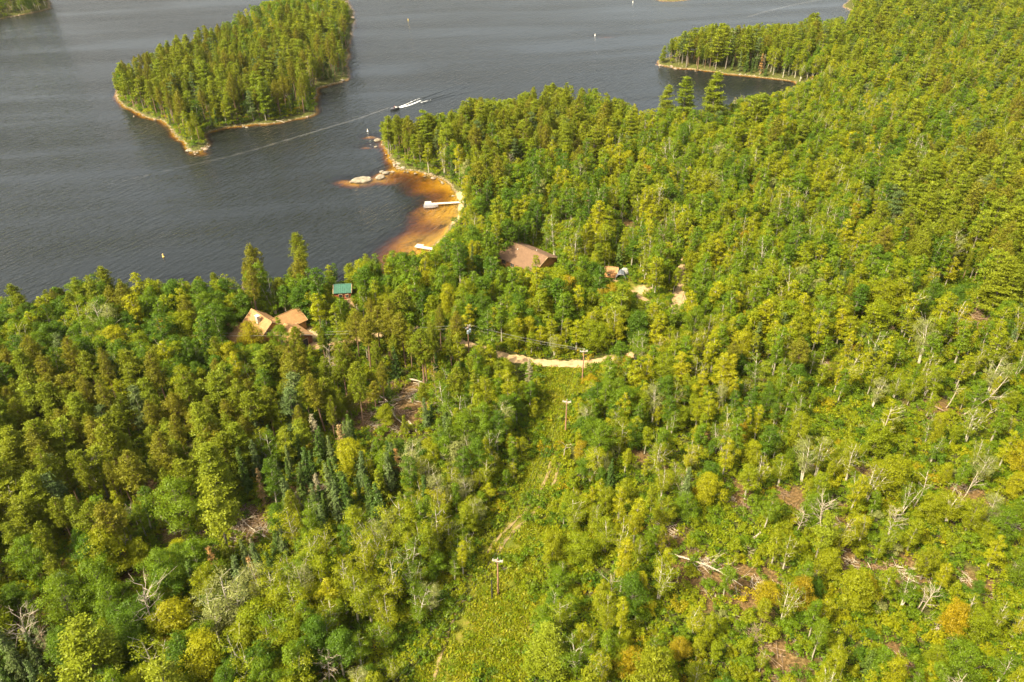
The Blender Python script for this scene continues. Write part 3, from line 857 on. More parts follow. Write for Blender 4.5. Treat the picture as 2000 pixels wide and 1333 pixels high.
def keep_common(x, y, sdmin=1.0):
    sd = sample(SD, x, y); z = sample(HH, x, y)
    k = (sd > sdmin) & (z > .25)
    return k, sd, z

BUILD_FOOT = []   # (centre, radius) of buildings and yards, filled below
HOUSES = {}
def foot(px, py, z, r): v = ground(px, py, z); BUILD_FOOT.append((v.x, v.y, r)); return v

c_lodge = foot(1032, 487, 7.0, 8.5)
c_house = foot(511, 617, 8.5, 7.0); foot(548, 613, 8, 6); foot(572, 636, 5, 6.5); foot(482, 655, 3, 5.0); foot(600, 668, 1.5, 5)
c_cabin = foot(670, 565, 4.0, 4.2)
c_shed = foot(1194, 532, 3.6, 3.6); foot(1212, 541, 1.5, 3.5); foot(1232, 575, 1.5, 6)
foot(890, 398, .5, 4)
c_far = foot(1942, 57, 3.5, 4)

# ------------------------------------------------------------------ hand-placed trees
NOTABLE = [ # kind, colour, base px, height m, label
    ('white_pine', 'light green', (1292, 262), 21, 'slim light green pine, left one of the three big pines by the dark inlet'),
    ('white_pine', 'light green', (1328, 266), 25, 'broad light green pine in the middle of the three big pines by the dark inlet'),
    ('white_pine', 'light green', (1385, 266), 27, 'largest light green pine at the right of the three big pines by the dark inlet'),
    ('spruce_tree', 'grey', (1428, 250), 14, 'pale grey dying spruce right of the three big pines by the inlet'),
    ('maple_tree', 'yellow-green', (372, 692), 12, 'big round yellow-green maple left of the tan-roofed house'),
    ('maple_tree', 'deep green', (410, 690), 11, 'round deep green maple between the big yellow-green maple and the tan-roofed house'),
    ('maple_tree', 'golden', (500, 694), 9.5, 'golden-green tree standing in front of the left wing of the tan-roofed house'),
    ('white_pine', 'light green', (760, 302), 16, 'light green pine leftmost on the tip of the rocky point'),
    ('red_pine', 'olive', (783, 305), 17, 'olive pine second from the tip of the rocky point'),
    ('red_pine', 'brownish olive', (806, 305), 16, 'brownish olive pine third from the tip of the rocky point'),
    ('white_pine', 'light green', (832, 300), 18, 'tall layered light green pine with a dark gap on its right on the rocky point'),
    ('maple_tree', 'deep green', (1002, 583), 9, 'dark green round tree in front of the brown-roofed lodge'),
    ('maple_tree', 'green', (556, 694), 9, 'dark green tree hiding part of the garage wing of the tan-roofed house'),
    ('red_pine', 'olive', (588, 716), 12, 'olive pine standing before the drive right of the tan-roofed house'),
    ('white_pine', 'light green', (550, 672), 8, 'layered green pine spreading over the right roofs of the tan-roofed house'),
    ('aspen_tree', 'yellow-green', (1046, 552), 9, 'narrow yellow-green tree with a pale trunk before the dark gable end of the lodge'),
    ('white_pine', 'olive', (1398, 482), 15, 'broad olive pine with bare branch tips standing alone among aspens left of the two-track road'),
    ('white_pine', 'light green', (1590, 1100), 13, 'dense light pine beside the long fallen trunk and brush in the lower right clearing'),
    ('spruce_tree', 'grey', (1032, 760), 9, 'bare grey-brown dead spruce at the head of the grassy corridor below the road'),
    ('red_pine', 'olive', (595, 565), 18, 'tall olive pine on the shore behind the green-roofed cabin, above the skyline'),
    ('red_pine', 'brownish olive', (508, 572), 16, 'broad brownish pine on the shore above the tan-roofed house'),
    ('red_pine', 'olive', (225, 610), 15, 'round-topped olive pine above the left lake shore'),
    ('red_pine', 'olive', (58, 640), 14, 'pyramid-shaped olive pine at the far left lake shore'),
    ('spruce_tree', 'blue-green', (480, 1185), 13, 'tall blue-grey spruce at the left of the group of narrow spruces, lower left'),
    ('spruce_tree', 'blue-green', (513, 1130), 10, 'blue-green spruce with reddish lower boughs in the group of narrow spruces'),
    ('spruce_tree', 'rusty brown', (505, 1150), 9, 'rusty brown dying spruce in the group of narrow spruces, lower left'),
    ('white_pine', 'light green', (445, 1080), 19, 'tall light green pine left of the long fallen log, lower left'),
    ('maple_tree', 'green', (150, 1230), 12, 'spreading green tree over a pale crooked trunk, lower left corner of the woods'),
    ('maple_tree', 'green', (215, 1190), 12, 'second spreading green tree right of the crooked trunks, lower left'),
    ('maple_tree', 'green', (340, 1165), 11.5, 'wide green crown right of the brown draped dead spruce, lower left'),
    ('bush', 'pale grey-green', (1340, 770), 5, 'pale flowering shrub standing out among green aspens right of the corridor'),
    ('maple_tree', 'pale grey-green', (1078, 1100), 8, 'pale whitish-green small tree at the right edge of the grassy corridor'),
    ('maple_tree', 'pale grey-green', (1730, 980), 11, 'large pale grey thinning tree in the lower right blowdown'),
    ('birch_tree', 'pale grey-green', (1565, 945), 12, 'tall pale grey half-dead birch at the top of the blowdown'),
    ('maple_tree', 'orange-tinged', (1225, 735), 6, 'low orange-tinged tree just below the right end of the gravel road'),
    ('maple_tree', 'orange-tinged', (1320, 1290), 6, 'orange-rust shrubby tree near the bottom edge right of the corridor'),
    ('maple_tree', 'orange-tinged', (1560, 1200), 8, 'orange-yellow round tree right of the brush heap in the lower right'),
    ('maple_tree', 'bright yellow-green', (1600, 1090), 7, 'bright yellow-green round tree right of the dense light pine, lower right'),
    ('maple_tree', 'golden', (1680, 1180), 7, 'golden small tree in the lower right blowdown'),
    ('maple_tree', 'golden', (1850, 1240), 8, 'golden-yellow tree below the two white snags, lower right'),
    ('spruce_tree', 'rusty brown', (1145, 430), 12, 'reddish-brown dying spruce among green aspens behind the lodge'),
]
EXTRA_SNAGS = [ # base px, top px, label
    ((1190, 1180), (1195, 1115), 'white forked snag standing alone right of the grassy corridor'),
    ((1330, 985), (1345, 932), 'thin forked white snag among green aspens right of the corridor'),
    ((1556, 1040), (1570, 1000), 'many-branched white snag in the blowdown above the bright round tree'),
    ((1602, 1055), (1612, 978), 'crooked white snag right of the many-branched one in the blowdown'),
    ((1800, 1195), (1823, 1146), 'curved bare white snag, the right one of a pair, lower right'),
    ((1792, 1190), (1808, 1160), 'short straight white snag, the left one of a pair, lower right'),
    ((1290, 1333), (1298, 1305), 'spiky bleached dead crown at the bottom edge'),
    ((1100, 900), (1110, 868), 'thin white snag at the right edge of the grassy corridor'),
    ((1899, 857), (1935, 797), 'stout pale snag leaning right in the blowdown at the right'),
    ((1873, 817), (1968, 735), 'long birch bent far over to the right, right edge of the woods'),
    ((1848, 797), (1873, 750), 'pale birch trunk leaning right beside the bent birch'),
    ((1690, 890), (1745, 800), 'slender white birch trunk leaning right over yellow-green shrubs'),
    ((1780, 1000), (1810, 935), 'white birch trunk leaning right under the pale tree, lower right'),
    ((1850, 1005), (1905, 935), 'thin long leaning white trunk in the lower right woods'),
    ((83, 1303), (36, 1205), 'grey leaning dead tree with a bushy bare top in the lower left corner'),
    ((329, 1275), (285, 1150), 'tall grey dead tree with bare twigs left of the spruces, lower left'),
    ((205, 990), (170, 905), 'big bare dead pine with sweeping grey branches among the red pines'),
    ((985, 470), (986, 455), 'bare branchy tree just left of the brown-roofed lodge'),
    ((648, 740), (640, 680), 'bare grey tree on the right of the tan-roofed house'),
    ((655, 760), (652, 705), 'bleached snag with drooping branches among the red pines below the house'),
    ((1600, 1100), (1478, 1050), ''),
]
LOGS = [ # two ends in px, radius, branches, label
    ((1289, 1079), (1448, 1153), .22, 10, 'long pale fallen trunk with broken branches across the lower right clearing'),
    ((1402, 1186), (1461, 1212), .13, 5, 'upper of the bleached poles lying side by side below the brush heap'),
    ((1405, 1197), (1458, 1226), .12, 5, 'middle of the bleached poles lying side by side below the brush heap'),
    ((1414, 1208), (1461, 1236), .12, 5, 'lowest of the bleached poles lying side by side below the brush heap'),
    ((1487, 1130), (1525, 1196), .18, 10, 'brown fallen conifer with spread twigs right of the brush heap'),
    ((1468, 1058), (1488, 1046), .35, 2, 'thick short grey log at the root of the star-shaped dead top'),
    ((1430, 1055), (1475, 1085), .12, 14, 'fallen dead top with branches spread like a star'),
    ((1815, 794), (1875, 818), .2, 3, 'brown fallen trunk beneath the leaning birches at the right'),
    ((1773, 842), (1800, 857), .28, 1, 'short thick brown log in the right-hand blowdown'),
    ((1840, 868), (1860, 880), .2, 1, 'short pale log below the bent birch'),
    ((1752, 1111), (1818, 1108), .13, 4, 'white branching birch log lying level in the lower right woods'),
    ((1760, 1123), (1820, 1130), .1, 2, 'thin white pole just below the level birch log'),
    ((1775, 1185), (1845, 1245), .13, 3, 'thin yellowish fallen pole running down to the right, lower right'),
    ((1610, 1115), (1680, 1128), .15, 8, 'fallen brushy trunk left of the leaning white birch, lower right'),
    ((800, 744), (833, 757), .25, 4, 'pale fallen trunk at the top of the debris opening below the driveway'),
    ((856, 778), (882, 823), .25, 2, 'left one of two parallel fallen trunks right of the debris opening'),
    ((868, 776), (885, 808), .2, 2, 'right one of two parallel fallen trunks right of the debris opening'),
    ((765, 806), (798, 852), .25, 3, 'long pale fallen trunk at the bottom of the debris opening'),
    ((798, 828), (813, 849), .3, 1, 'short bright fallen trunk at the lower right of the debris opening'),
    ((716, 767), (772, 803), .2, 10, 'twiggy fallen trunk across the middle of the debris opening'),
    ((735, 790), (790, 780), .15, 8, 'thin grey fallen pole crossing the debris opening'),
    ((289, 994), (341, 1052), .24, 3, 'grey fallen trunk over bare rock in the lower left'),
    ((453, 986), (514, 1049), .22, 2, 'long reddish-tan fallen trunk right of the tall light pine, lower left'),
    ((514, 1049), (548, 1064), .2, 1, 'pale end piece continuing the long reddish-tan fallen trunk'),
    ((581, 931), (614, 975), .2, 2, 'tan fallen trunk among the dark spruces'),
    ((430, 1195), (500, 1155), .2, 6, 'dark fallen trunk behind the narrow spruces, lower left'),
    ((555, 1130), (575, 1150), .25, 8, 'splintered broken stump with brown brush, lower left of centre'),
    ((1900, 990), (1850, 1003), .16, 2, 'curved white fallen birch stem, lower right'),
    ((1560, 1120), (1590, 1112), .14, 6, 'fallen brushy conifer top left of the dead branch tangle'),
    ((1940, 640), (1895, 630), .22, 1, 'dark log on the red bare patch at the right edge'),
    ((1300, 905), (1345, 915), .14, 4, 'pale log lying among yellow shrubs right of the corridor'),
    ((1950, 1020), (1990, 1030), .18, 2, 'pale fallen stem on red litter at the right edge'),
    ((540, 238), (556, 243), .2, 2, 'bleached drift log leaning into the water on the island shore'),
]

# ------------------------------------------------------------------ generate trees
def accept(kind_h, x, y, z, px, py, rad=1.5):
    """False where the tree would stand on a road, a yard, or hide what the survey shows open; may return a lower scale"""
    for P, wd in road_lines:
        if dist_line(P, np.array([x]), np.array([y]), False)[0] < wd / 2 + (.1 if px > 1170 else .8): return 0
    for bx, by, r in BUILD_FOOT:
        if (x - bx) ** 2 + (y - by) ** 2 < r * r: return 0
    return 1

trees = []      # (kind, variant index, x, y, z, scale, rotation z, tilt x, tilt y, px, py, depth)
def choose_variant(kind, px, py, x, y):
    P = PROTO[kind]
    w_ = []
    hue = fbm(np.array([x]), np.array([y]), 22, 2)[0] + rng.normal() * .12
    right = px > 1000 + (py - 700) * -.2
    for d in P:
        c = d['colour']; v = 1.0
        if c == 'bright yellow-green': v = .30 + (1.1 if right and py > 650 else 0) + (hue > .6) * .6
        elif c == 'yellow-green': v = .7 + (hue > .5) * .7 + (.8 if right else 0)
        elif c == 'deep green': v = .9 if (not right) else .08; v += (hue < .45) * .9
        elif c == 'green': v = 1.3
        elif c == 'orange-tinged': v = .03 + (.05 if right and py > 850 else 0)
        elif c == 'golden': v = .05 + (.16 if right and py > 700 else 0)
        elif c == 'pale grey-green': v = .14 + (.12 if py > 800 else 0)
        elif c == 'brownish olive': v = .9
        elif c == 'grey': v = .5
        elif c == 'rusty brown': v = .25
        w_.append(v)
    w_ = np.array(w_); return int(rng.choice(len(P), p=w_ / w_.sum()))

def add_tree(kind, x, y, z, px, py, scale=None, var=None, force=False):
    if var is None: var = choose_variant(kind, px, py, x, y)
    h = PROTO[kind][var]['h']; cr = PROTO[kind][var]['cr']
    if scale is None:
        scale = rng.uniform(.56, 1.10)
        if kind in (A_, BI, MA) and px > 1150 and py > 780: scale *= .80
        if px < 900 and 60 < py < 300: scale *= .92
    wid = scale * (1 if force else rng.uniform(.78, 1.2))
    if not force and kind == A_ and py < 700: wid *= 1.15
    if not force and kind in (RP, WP) and px < 900 and py > 640: scale *= .86; wid *= .9
    if not force and kind in (A_, BI) and py > 640: scale *= .9
    if not force:
        # skyline along the shores
        sy = None
        if py < 320 and 180 < px < 720: sy = prof(SKY_ISLE, px)
        elif py < 160 and 1240 < px < 1640: sy = prof(SKY_FAR, px)
        elif px < 905 and py > 430: sy = prof(SKY_LEFT, px)
        elif px > 700 and py < 430: sy = prof(SKY_POINT, px)
        tx, ty, dp = project(x, y, z + h * scale)
        if sy is not None:
            sy = sy + rng.uniform(0, 9)
            if ty < sy:
                k = (py - sy) / max(py - ty, 1)
                if k < .38: return False
                scale *= k; wid *= max(k, .72)
                tx, ty, dp = project(x, y, z + h * scale)
        wpx = cr * .8 * wid * FPX / dp
        for x0, y0, x1, y1 in OPEN:
            if py > y1 - 2 and ty < y1 and min(px, tx) - wpx < x1 and max(px, tx) + wpx > x0 and ty < y1 - 1:
                if py - y1 < 12: return False
                k = (py - y1) / max(py - ty, 1)
                if k < .42: return False
                scale = max(scale * k * .95, .25); wid = min(wid, scale * 1.3)
                tx, ty, dp = project(x, y, z + h * scale)
        if not accept(h, x, y, z, px, py): return False
        # keep the mown corridor open: neither overhung nor hidden
        dc = dist_line(CORR, np.array([x]), np.array([y]))[0]
        if dc < cr * wid * .85: return False
        if dc < 7: scale *= .68; wid *= .85
        for f in (.55, .8, 1.0):
            qx, qy, _ = project(x, y, z + h * scale * f)
            if inside(CORR_PX, np.array([qx - wpx * .5, qx, qx + wpx * .5]), np.array([qy] * 3)).any():
                if py < 800: return False
                scale *= .6; wid *= .75
                qx, qy, _ = project(x, y, z + h * scale)
                if inside(CORR_PX, np.array([qx]), np.array([qy])).any(): return False
                break
    trees.append((kind, var, x, y, z - .08, (wid, scale), rng.uniform(0, 2 * PI), rng.normal() * .03, rng.normal() * .03, px, py, dp if not force else project(x, y, z)[2]))
    return True

SPARSE = [(700, 760, 150, 70, .55), (830, 720, 80, 40, .5), (620, 960, 110, 60, .35), (360, 960, 110, 70, .45), (500, 1080, 80, 60, .3), (60, 1180, 90, 80, .5), (1860, 600, 90, 40, .6), (1200, 460, 90, 30, .5), (1750, 800, 200, 80, .3), (230, 880, 120, 60, .2)]
def add_region(step, ymin, ymax, dens=1.0):
    X, Y = candidates(GX0 + 5, GX1 - 5, ymin, ymax, step)
    lim = .68 * (Y * CP + CAMH * SP) + 50
    m = np.abs(X) < lim; X, Y = X[m], Y[m]
    k, sd, z = keep_common(X, Y, 1.6)
    X, Y, z, sd = X[k], Y[k], z[k], sd[k]
    px, py, dp = project(X, Y, z)
    cin = inside(CORR, X, Y)
    W = species_weights(px, py); W /= W.sum(1)[:, None]
    cum = W.cumsum(1); r = rng.random(len(X)); ki = (r[:, None] > cum).sum(1)
    gap = fbm(X, Y, 12, 2)
    fl = np.zeros(len(X))
    for p, rr in FLOOR: fl = np.maximum(fl, np.exp(-((X - p.x) ** 2 + (Y - p.y) ** 2) / (rr * rr)))
    u = rng.random(len(X))
    for i in range(len(X)):
        kind = KINDS[min(ki[i], 8)]
        if cin[i]: continue
        if u[i] < fl[i] * .92: continue
        sp_ = max([math.exp(-((px[i] - a) / c) ** 2 - ((py[i] - b) / d) ** 2) * k for a, b, c, d, k in SPARSE])
        if ((u[i] * 7.13) % 1) < sp_: continue
        if gap[i] < .30 and u[i] < .6: continue
        if px[i] > 1180 and py[i] > 800 and kind != BU and u[i] < .30: continue
        if kind in (RP, WP) and u[i] < (.42 if step < 3.2 else .25): continue
        if kind == MA and u[i] < .40: continue
        if sd[i] < 4 and kind in (RP, MA) and u[i] < .3: continue
        add_tree(kind, X[i], Y[i], z[i], px[i], py[i])

for kind, colour, (bx, by), h, lab in NOTABLE:
    vs = [i for i, d in enumerate(PROTO[kind]) if d['colour'] == colour] or [i for i, d in enumerate(PROTO[kind]) if d['colour'] == ('pale grey-green' if kind != MA else 'yellow-green')] or [0]
    if 'three big pines by' in lab and kind == WP: vs = [i for i, d in enumerate(PROTO[kind]) if d['word'] == 'dense'][('middle' in lab):]
    v = onland(bx, by)
    if v.z < .15: v.z = .15
    add_tree(kind, v.x, v.y, v.z, bx, by, h / PROTO[kind][vs[0]]['h'], vs[0], True)
n_notable = len(trees)
add_region(2.6, 8, 200)
add_region(2.95, 200, 360)
add_region(3.45, 360, 790)
print('trees', len(trees))

SPECIES = {A_: ('aspen', 'aspen'), BI: ('birch', 'birch'), MA: ('maple', 'maple'), RP: ('red pine', 'pine'), WP: ('white pine', 'pine'), SPR: ('spruce', 'spruce'),
           FI: ('fir', 'fir'), DE: ('dead tree', 'dead tree'), BU: ('bush', 'bush')}
LANDMARK = [(1032, 500, 'the brown-roofed lodge'), (525, 640, 'the tan-roofed house'), (670, 575, 'the green-roofed cabin'), (1200, 545, 'the canopy tent'), (973, 1162, 'the nearest utility pole'),
    (1104, 850, 'the middle utility pole'), (1137, 740, 'the utility pole by the road'), (372, 692, 'the big round maple'), (775, 830, 'the debris opening'), (1450, 1150, 'the brush heap'), (860, 400, 'the long dock'),
    (1340, 228, 'the three inlet pines'), (1325, 590, 'the pale two-track road'), (1900, 827, 'the stout leaning snag'), (1480, 1065, 'the star-shaped dead top'), (480, 1020, 'the long tan log'),
    (315, 1025, 'the log on bare rock'), (60, 1255, 'the corner snag'), (505, 1150, 'the rusty spruce'), (1607, 1020, 'the crooked white snag'), (1920, 620, 'the red bare patch'), (1078, 1100, 'the whitish corridor tree'),
    (1342, 765, 'the pale flowering shrub'), (1730, 980, 'the large pale thinning tree'), (1812, 1180, 'the pair of white snags'), (1190, 1150, 'the lone forked snag'), (750, 290, 'the rocky point'), (1283, 125, 'the far rocky tip'),
    (380, 297, "the island's near tip"), (1145, 430, 'the reddish dying spruce'), (1398, 470, 'the broad olive pine'), (190, 960, 'the big bare dead pine'), (650, 725, 'the drooping bleached snag'), (1785, 1112, 'the level birch log')]
def place_words(px, py, x, y):
    best = None
    for a, b, nm in LANDMARK:
        d = math.hypot(px - a, (py - b) * 1.2)
        if best is None or d < best[0]: best = (d, a, b, nm)
    d, a, b, nm = best
    if d < 230:
        dx, dy = px - a, (py - b) * 1.2
        v = 'below' if dy > .38 * d else 'above' if dy < -.38 * d else ''
        h = 'right' if dx > .38 * d else 'left' if dx < -.38 * d else ''
        w = {('below', 'right'): 'below right of', ('below', 'left'): 'below left of', ('above', 'right'): 'behind right of', ('above', 'left'): 'behind left of', ('below', ''): 'below', ('above', ''): 'behind', ('', 'right'): 'right of', ('', 'left'): 'left of'}[(v, h)]
        return f"{'close' if d < 60 else 'midway' if d < 120 else 'farther' } {w} {nm}"
    c = ['far left edge', 'left edge strip', 'outer left', 'inner left', 'left of centre', 'centre', 'right of centre', 'inner right', 'outer right', 'far right edge'][int(np.clip(px / 200, 0, 9))]
    r = ['top', 'upper', 'high', 'upper middle', 'middle', 'lower middle', 'low', 'bottom'][int(np.clip(py / 167, 0, 7))]
    return f"in the {r} woods, {c}"

order = {}
for i, t in enumerate(trees):
    vis = -60 < t[9] < 2060 and -40 < t[10] < 1420
    order.setdefault(t[0], []).append((t[11] * (0 if i < n_notable else 1) if vis else 1e6 + t[11], i))
indiv = set()
LIMIT = {A_: 300, BI: 300, MA: 300, RP: 300, WP: 300, SPR: 300, FI: 300, DE: 300, BU: 300}
for k, L_ in order.items():
    L_.sort()
    indiv.update(i for d, i in L_[:LIMIT[k]] if d < 1e6)
ADJ = {A_: 'small', BI: 'small'}
for i in sorted(indiv):
    kind, var, x, y, z, s, rz, tx, ty, px, py, dp = t = trees[i]
    d = PROTO[kind][var]; sp, cat = SPECIES[kind]
    hh = d['h'] * s[1]
    if i < n_notable:
        lab = NOTABLE[i][4]; grp = None
    else:
        size = {BU: ('low', 'medium', 'tall')}.get(kind, ('small', 'medium', 'tall'))
        tall = {BU: (2.6, 3.4), RP: (13, 17), WP: (13, 17), MA: (7, 9.5), A_: (9, 12), BI: (8, 11), SPR: (8, 10.5), FI: (6, 8), DE: (7, 9)}[kind]
        sz = size[0] if hh < tall[0] else size[1] if hh < tall[1] else size[2]
        form = '' if kind in (DE, BU) else ' leaning' if max(abs(tx), abs(ty)) > .045 else ' upright' if max(abs(tx), abs(ty)) < .015 else ''
        lab = f"{sz}{form} {d['colour']} {sp} {place_words(px, py, x, y)}"
        grp = f"{sz} {d['colour']} {sp} trees" if kind not in (DE, BU) else f"{sz} {d['colour']} {sp}s"
    r = bpy.data.objects.new(kind, None); COL.objects.link(r)
    r.location = (x, y, z); r.rotation_euler = (tx, ty, rz); r.scale = (s[0], s[0], s[1]); r.empty_display_size = .3
    tag(r, lab, cat, grp)
    link(bpy.data.objects.new('trunk', d['trunk']), r)
    if d['crown']: link(bpy.data.objects.new('crown' if kind != BU else 'leaves', d['crown']), r)

def scatter(name, kind, rows, label, cat, color=None):
    """one object: points with a variant, a turn and a size, each carrying one of the kind's models"""
    if not rows: return
    A = np.array(rows, float)                       # x y z variant scale rx ry rz
    me = bpy.data.meshes.new(name)
    me.vertices.add(len(A)); me.vertices.foreach_set('co', A[:, :3].ravel())
    a = me.attributes.new('variant', 'INT', 'POINT'); a.data.foreach_set('value', A[:, 3].astype(np.int32))
    zs = A[:, 8] if A.shape[1] > 8 else A[:, 4]
    a = me.attributes.new('size', 'FLOAT_VECTOR', 'POINT'); a.data.foreach_set('vector', np.stack([A[:, 4], A[:, 4], zs], 1).astype(np.float32).ravel())
    a = me.attributes.new('turn', 'FLOAT_VECTOR', 'POINT'); a.data.foreach_set('vector', A[:, 5:8].astype(np.float32).ravel())
    o = link(bpy.data.objects.new(name, me))
    tag(o, label, cat, kind='stuff')
    ng = bpy.data.node_groups.new(name, 'GeometryNodeTree')
    ng.interface.new_socket('Geometry', in_out='INPUT', socket_type='NodeSocketGeometry')
    ng.interface.new_socket('Geometry', in_out='OUTPUT', socket_type='NodeSocketGeometry')
    gi = ng.nodes.new('NodeGroupInput'); go = ng.nodes.new('NodeGroupOutput'); jn = ng.nodes.new('GeometryNodeJoinGeometry')
    L = ng.links
    def named(nm, ty):
        n = ng.nodes.new('GeometryNodeInputNamedAttribute'); n.data_type = ty; n.inputs[0].default_value = nm
        return next(q for q in n.outputs if q.enabled)
    va, sz, tu = named('variant', 'INT'), named('size', 'FLOAT_VECTOR'), named('turn', 'FLOAT_VECTOR')
    for v, d in enumerate(PROTO[kind]):
        if not (A[:, 3] == v).any(): continue
        src = bpy.data.objects.new(kind, d['all'])   # not linked to the scene: only a model for this object
        oi = ng.nodes.new('GeometryNodeObjectInfo'); oi.inputs['Object'].default_value = src
        oi.inputs['As Instance'].default_value = True
        cm = ng.nodes.new('FunctionNodeCompare'); cm.data_type = 'INT'; cm.operation = 'EQUAL'
        ins = [q for q in cm.inputs if q.enabled]; L.new(va, ins[0]); ins[1].default_value = v
        ip = ng.nodes.new('GeometryNodeInstanceOnPoints')
        L.new(gi.outputs[0], ip.inputs['Points']); L.new(cm.outputs[0], ip.inputs['Selection'])
        L.new(oi.outputs['Geometry'], ip.inputs['Instance']); L.new(tu, ip.inputs['Rotation']); L.new(sz, ip.inputs['Scale'])
        L.new(ip.outputs[0], jn.inputs[0])
    L.new(jn.outputs[0], go.inputs[0])
    md = o.modifiers.new('models', 'NODES'); md.node_group = ng
    return o

rest = {}
for i, t in enumerate(trees):
    if i not in indiv: rest.setdefault(t[0], []).append((t[2], t[3], t[4], t[1], t[5], t[7], t[8], t[6]))
rest = {k: [(a[0], a[1], a[2], a[3], a[4][0], a[5], a[6], a[7], a[4][1]) for a in v] for k, v in rest.items()}
STUFF_LABEL = {A_: 'mass of green aspens filling the far woods', BI: 'scattered pale-stemmed birches in the far woods', MA: 'rounded maples mixed through the far woods', RP: 'olive red pines of the far woods and island',
    WP: 'layered light green white pines of the far woods and island', SPR: 'narrow dark spruces of the far woods and island', FI: 'small conical firs in the far woods',
    DE: 'bare grey dead trees in the far woods', BU: 'low bushes under the far trees'}
for k, rows in rest.items():
    scatter(k, k, rows, STUFF_LABEL[k], SPECIES[k][1])

# undergrowth, grass, brush
def rows_cover(kind, step, ymin, ymax, test, smin, smax):
    X, Y = candidates(GX0 + 5, GX1 - 5, ymin, ymax, step)
    m = np.abs(X) < .68 * (Y * CP + CAMH * SP) + 30; X, Y = X[m], Y[m]
    k, sd, z = keep_common(X, Y, .3); X, Y, z, sd = X[k], Y[k], z[k], sd[k]
    k = test(X, Y, z, sd)
    for P, wd in road_lines: k &= dist_line(P, X, Y, False) > wd / 2 + .5
    for bx, by, r in BUILD_FOOT: k &= (X - bx) ** 2 + (Y - by) ** 2 > (r * .8) ** 2
    X, Y, z = X[k], Y[k], z[k]; n = len(X)
    v = rng.choice(len(PROTO[kind]), n, p=WV[kind])
    return np.stack([X, Y, z - .03, v, rng.uniform(smin, smax, n), np.zeros(n), np.zeros(n), rng.uniform(0, 6.28, n)], 1).tolist()
WV = {'undergrowth': [.38, .42, .17, .03], 'grass': [.4, .3, .3], 'brush_pile': [.25] * 4}
def floor_at(X, Y):
    fl = np.zeros(len(X))
    for p, rr in FLOOR: fl = np.maximum(fl, np.exp(-((X - p.x) ** 2 + (Y - p.y) ** 2) / (rr * rr * 1.3)))
    return fl
def t_under(X, Y, z, sd):
    u = rng.random(len(X)); core = inside(CORRCORE, X, Y)
    mid = inside(CORR, X, Y) & (fbm(X + 40, Y, 9, 3) < .50 + .10 * core)
    return ~mid & ~(core & (u < .6)) & (u > floor_at(X, Y) * .95) & (fbm(X, Y, 7, 2) > .2) & (sd > 1.5)
r1 = rows_cover('undergrowth', 1.35, 40, 240, t_under, .7, 1.7) + rows_cover('undergrowth', 2.2, 240, 420, t_under, .9, 2.0)
scatter('undergrowth', 'undergrowth', r1, 'low leafy undergrowth covering the forest floor', 'undergrowth')
TRK = np.array([tuple(onland(a, b))[:2] for a, b in track])
t_grass = lambda X, Y, z, sd: inside(CORR, X, Y) & (np.abs(dist_line(TRK, X, Y, False) - .9) > .55) & (fbm(X, Y, 3, 3) > .34)
scatter('grass_tufts', 'grass', rows_cover('grass', .62, 40, 240, t_grass, .5, 1.5), 'long green grass covering the power line corridor', 'grass')
def t_brush(X, Y, z, sd):
    px, py, _ = project(X, Y, z); u = rng.random(len(X))
    f = floor_at(X, Y)
    return ((u < f * .30) | ((px > 1230) & (py > 740) & (u < .035))) & ~inside(CORR, X, Y)
scatter('brush_pile', 'brush_pile', rows_cover('brush_pile', 2.0, 40, 240, t_brush, .6, 1.3), 'tangles of broken sticks and brush on the blowdown floor', 'brush')

# ------------------------------------------------------------------ snags and fallen logs placed one by one
def pole_mesh(L_, r, nb, mt, up=False, seed=0):
    g = Geo()
    n = 8; t = np.linspace(0, 1, n); b = rng.uniform(0, 6)
    P = np.stack([t * L_, .03 * L_ * np.sin(t * 5 + b), .02 * L_ * np.sin(t * 4 + b)], 1)
    P[:, 1:] -= P[0, 1:]
    g.tube(P, r * (1 - .7 * t), 6)
    br = Geo()
    for i in range(nb):
        q = rng.uniform(.35, 1); c = np.array([q * L_, np.interp(q, t, P[:, 1]), np.interp(q, t, P[:, 2])])
        a = rng.uniform(0, 2 * PI); l = rng.uniform(.08, .22) * L_ + .3
        d = np.array([.75, math.cos(a), math.sin(a) if up else abs(math.sin(a)) * .8])
        e = c + d * l
        br.tube([c, (c + e) / 2 + rng.normal(size=3) * .08 * l, e], [r * .26, r * .18, r * .07], 4)
        m2 = c + (e - c) * .6
        [br.tube([m2, m2 + (d + rng.normal(size=3) * .8) * l * rng.uniform(.25, .5)], [r * .13, r * .05], 3) for _ in range(3)]
    return g, (br if nb else None)

